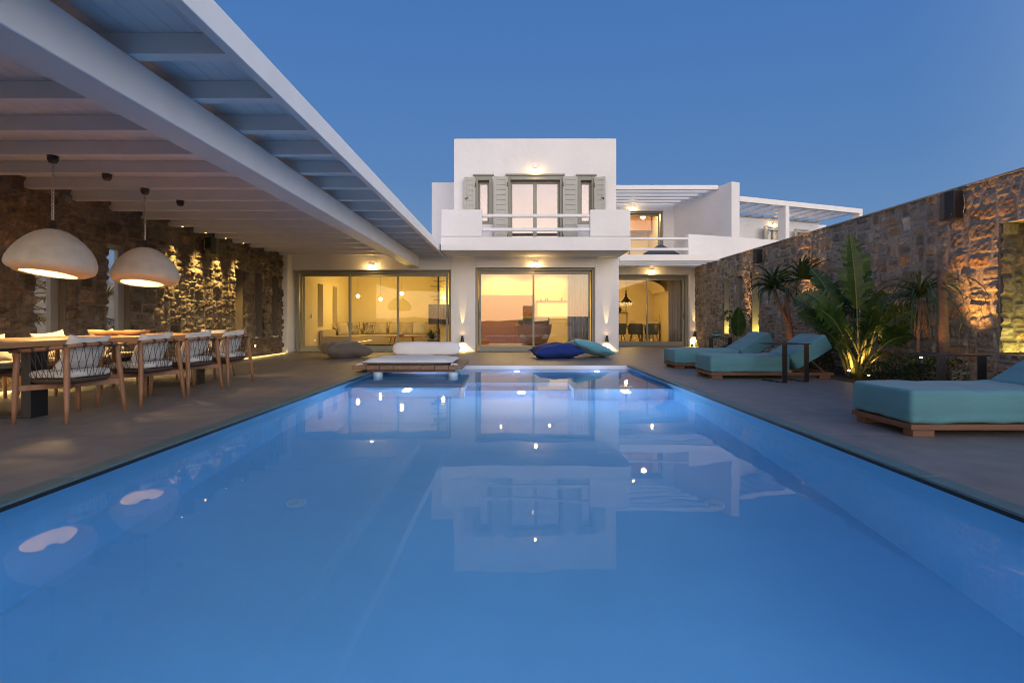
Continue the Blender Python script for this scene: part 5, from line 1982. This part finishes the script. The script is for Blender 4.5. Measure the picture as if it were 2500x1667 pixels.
def lobe(dx, dy, lo, hi, stops, gain):
    # afterglow that fades with the angle from the set sun and with height
    v = nt.nodes.new('ShaderNodeVectorMath'); v.operation = 'DOT_PRODUCT'
    v.inputs[1].default_value = (dx, dy, 0)
    nt.links.new(tc.outputs['Generated'], v.inputs[0])
    m = nt.nodes.new('ShaderNodeMapRange'); m.interpolation_type = 'SMOOTHSTEP'
    m.inputs[1].default_value = lo; m.inputs[2].default_value = hi; m.inputs[4].default_value = gain
    nt.links.new(v.outputs['Value'], m.inputs[0])
    g = nt.nodes.new('ShaderNodeVectorMath'); g.operation = 'SCALE'
    nt.links.new(cramp(sep.outputs[2], stops), g.inputs[0])
    nt.links.new(m.outputs[0], g.inputs['Scale'])
    return g.outputs[0]
l1 = lobe(0, -1, .25, 1.0, [(0.0, (1.0, .55, .17)), (.05, (.96, .63, .22)), (.12, (.76, .56, .31)), (.22, (.60, .37, .22)), (.42, (.10, .09, .08)), (.6, (0, 0, 0))], GLOW)
l2 = lobe(.60, -.80, -.25, 1.0, [(0.0, (.09, .085, .085)), (.10, (.25, .24, .235)), (.30, (.345, .345, .35)), (.55, (.24, .25, .27)), (.9, (0, 0, 0))], GLOW)
gsum = nt.nodes.new('ShaderNodeVectorMath'); gsum.operation = 'ADD'
nt.links.new(l1, gsum.inputs[0]); nt.links.new(l2, gsum.inputs[1])
ns = nt.nodes.new('ShaderNodeVectorMath'); ns.operation = 'SCALE'
nt.links.new(sky.outputs[0], ns.inputs[0]); ns.inputs['Scale'].default_value = .05
a1 = nt.nodes.new('ShaderNodeVectorMath'); a1.operation = 'ADD'
nt.links.new(gsum.outputs[0], a1.inputs[0]); nt.links.new(blue, a1.inputs[1])
a2 = nt.nodes.new('ShaderNodeVectorMath'); a2.operation = 'ADD'
nt.links.new(a1.outputs[0], a2.inputs[0]); nt.links.new(ns.outputs[0], a2.inputs[1])
nt.links.new(a2.outputs[0], bg.inputs[0])
bg.inputs[1].default_value = 1.0

sd = bpy.data.lights.new('sun', 'SUN')
sd.energy = .7
sd.angle = R(60)
sd.color = (1.0, .95, .88)
so = bpy.data.objects.new('sun', sd)
COL.objects.link(so)
so.rotation_euler = Vector((-.65, .76, -.25)).to_track_quat('-Z', 'Y').to_euler()

# underwater lamps
for x, y, z, p in ((-1.62, 7.40, -.62, 26), (.15, 7.60, -.95, 24), (1.72, 7.25, -.62, 26)):
    light('underwater_light', 'POINT', (x, y, z), p * 1.3, (.55, .72, 1.0), size=.06)
for x in (-1.6, .1, 1.7):
    light('underwater_light', 'POINT', (x, 9.7, -.3), 9, (.66, .64, 1.0), size=.05)
for x, y in ((-1.0, .55), (1.0, .55)):  # unseen spots added at the near end to light the pool floor
    light('underwater_light', 'SPOT', (x, y, -.6), 56, (.42, .65, 1.0), (0, 1, -.5), size=.08, angle=130, blend=.6)

cam = bpy.data.cameras.new('camera')
co = bpy.data.objects.new('camera', cam)
COL.objects.link(co)
co.location = (0, 0, .9)
co.rotation_euler = (R(90), 0, 0)
cam.sensor_width = 36
cam.lens = 17.0
cam.shift_y = -46 / 2352
cam.clip_start = .05
cam.clip_end = 3000
scene.camera = co

vs_ = scene.view_settings
scene.display_settings.display_device = 'sRGB'
vs_.view_transform = 'Standard'
vs_.look = 'None'
vs_.exposure = 0
vs_.gamma = 1
vs_.use_curve_mapping = False
cy = scene.cycles
cy.pixel_filter_type = 'BLACKMAN_HARRIS'
cy.filter_width = 1.05
cy.use_denoising = True
cy.denoiser = 'OPENIMAGEDENOISE'
cy.max_bounces = 10
cy.diffuse_bounces = 4
cy.glossy_bounces = 4
cy.transmission_bounces = 6
cy.transparent_max_bounces = 12
cy.sample_clamp_indirect = 4.0
cy.sample_clamp_direct = 0
cy.caustics_reflective = False
cy.caustics_refractive = True
cy.blur_glossy = .3
cy.use_light_tree = True
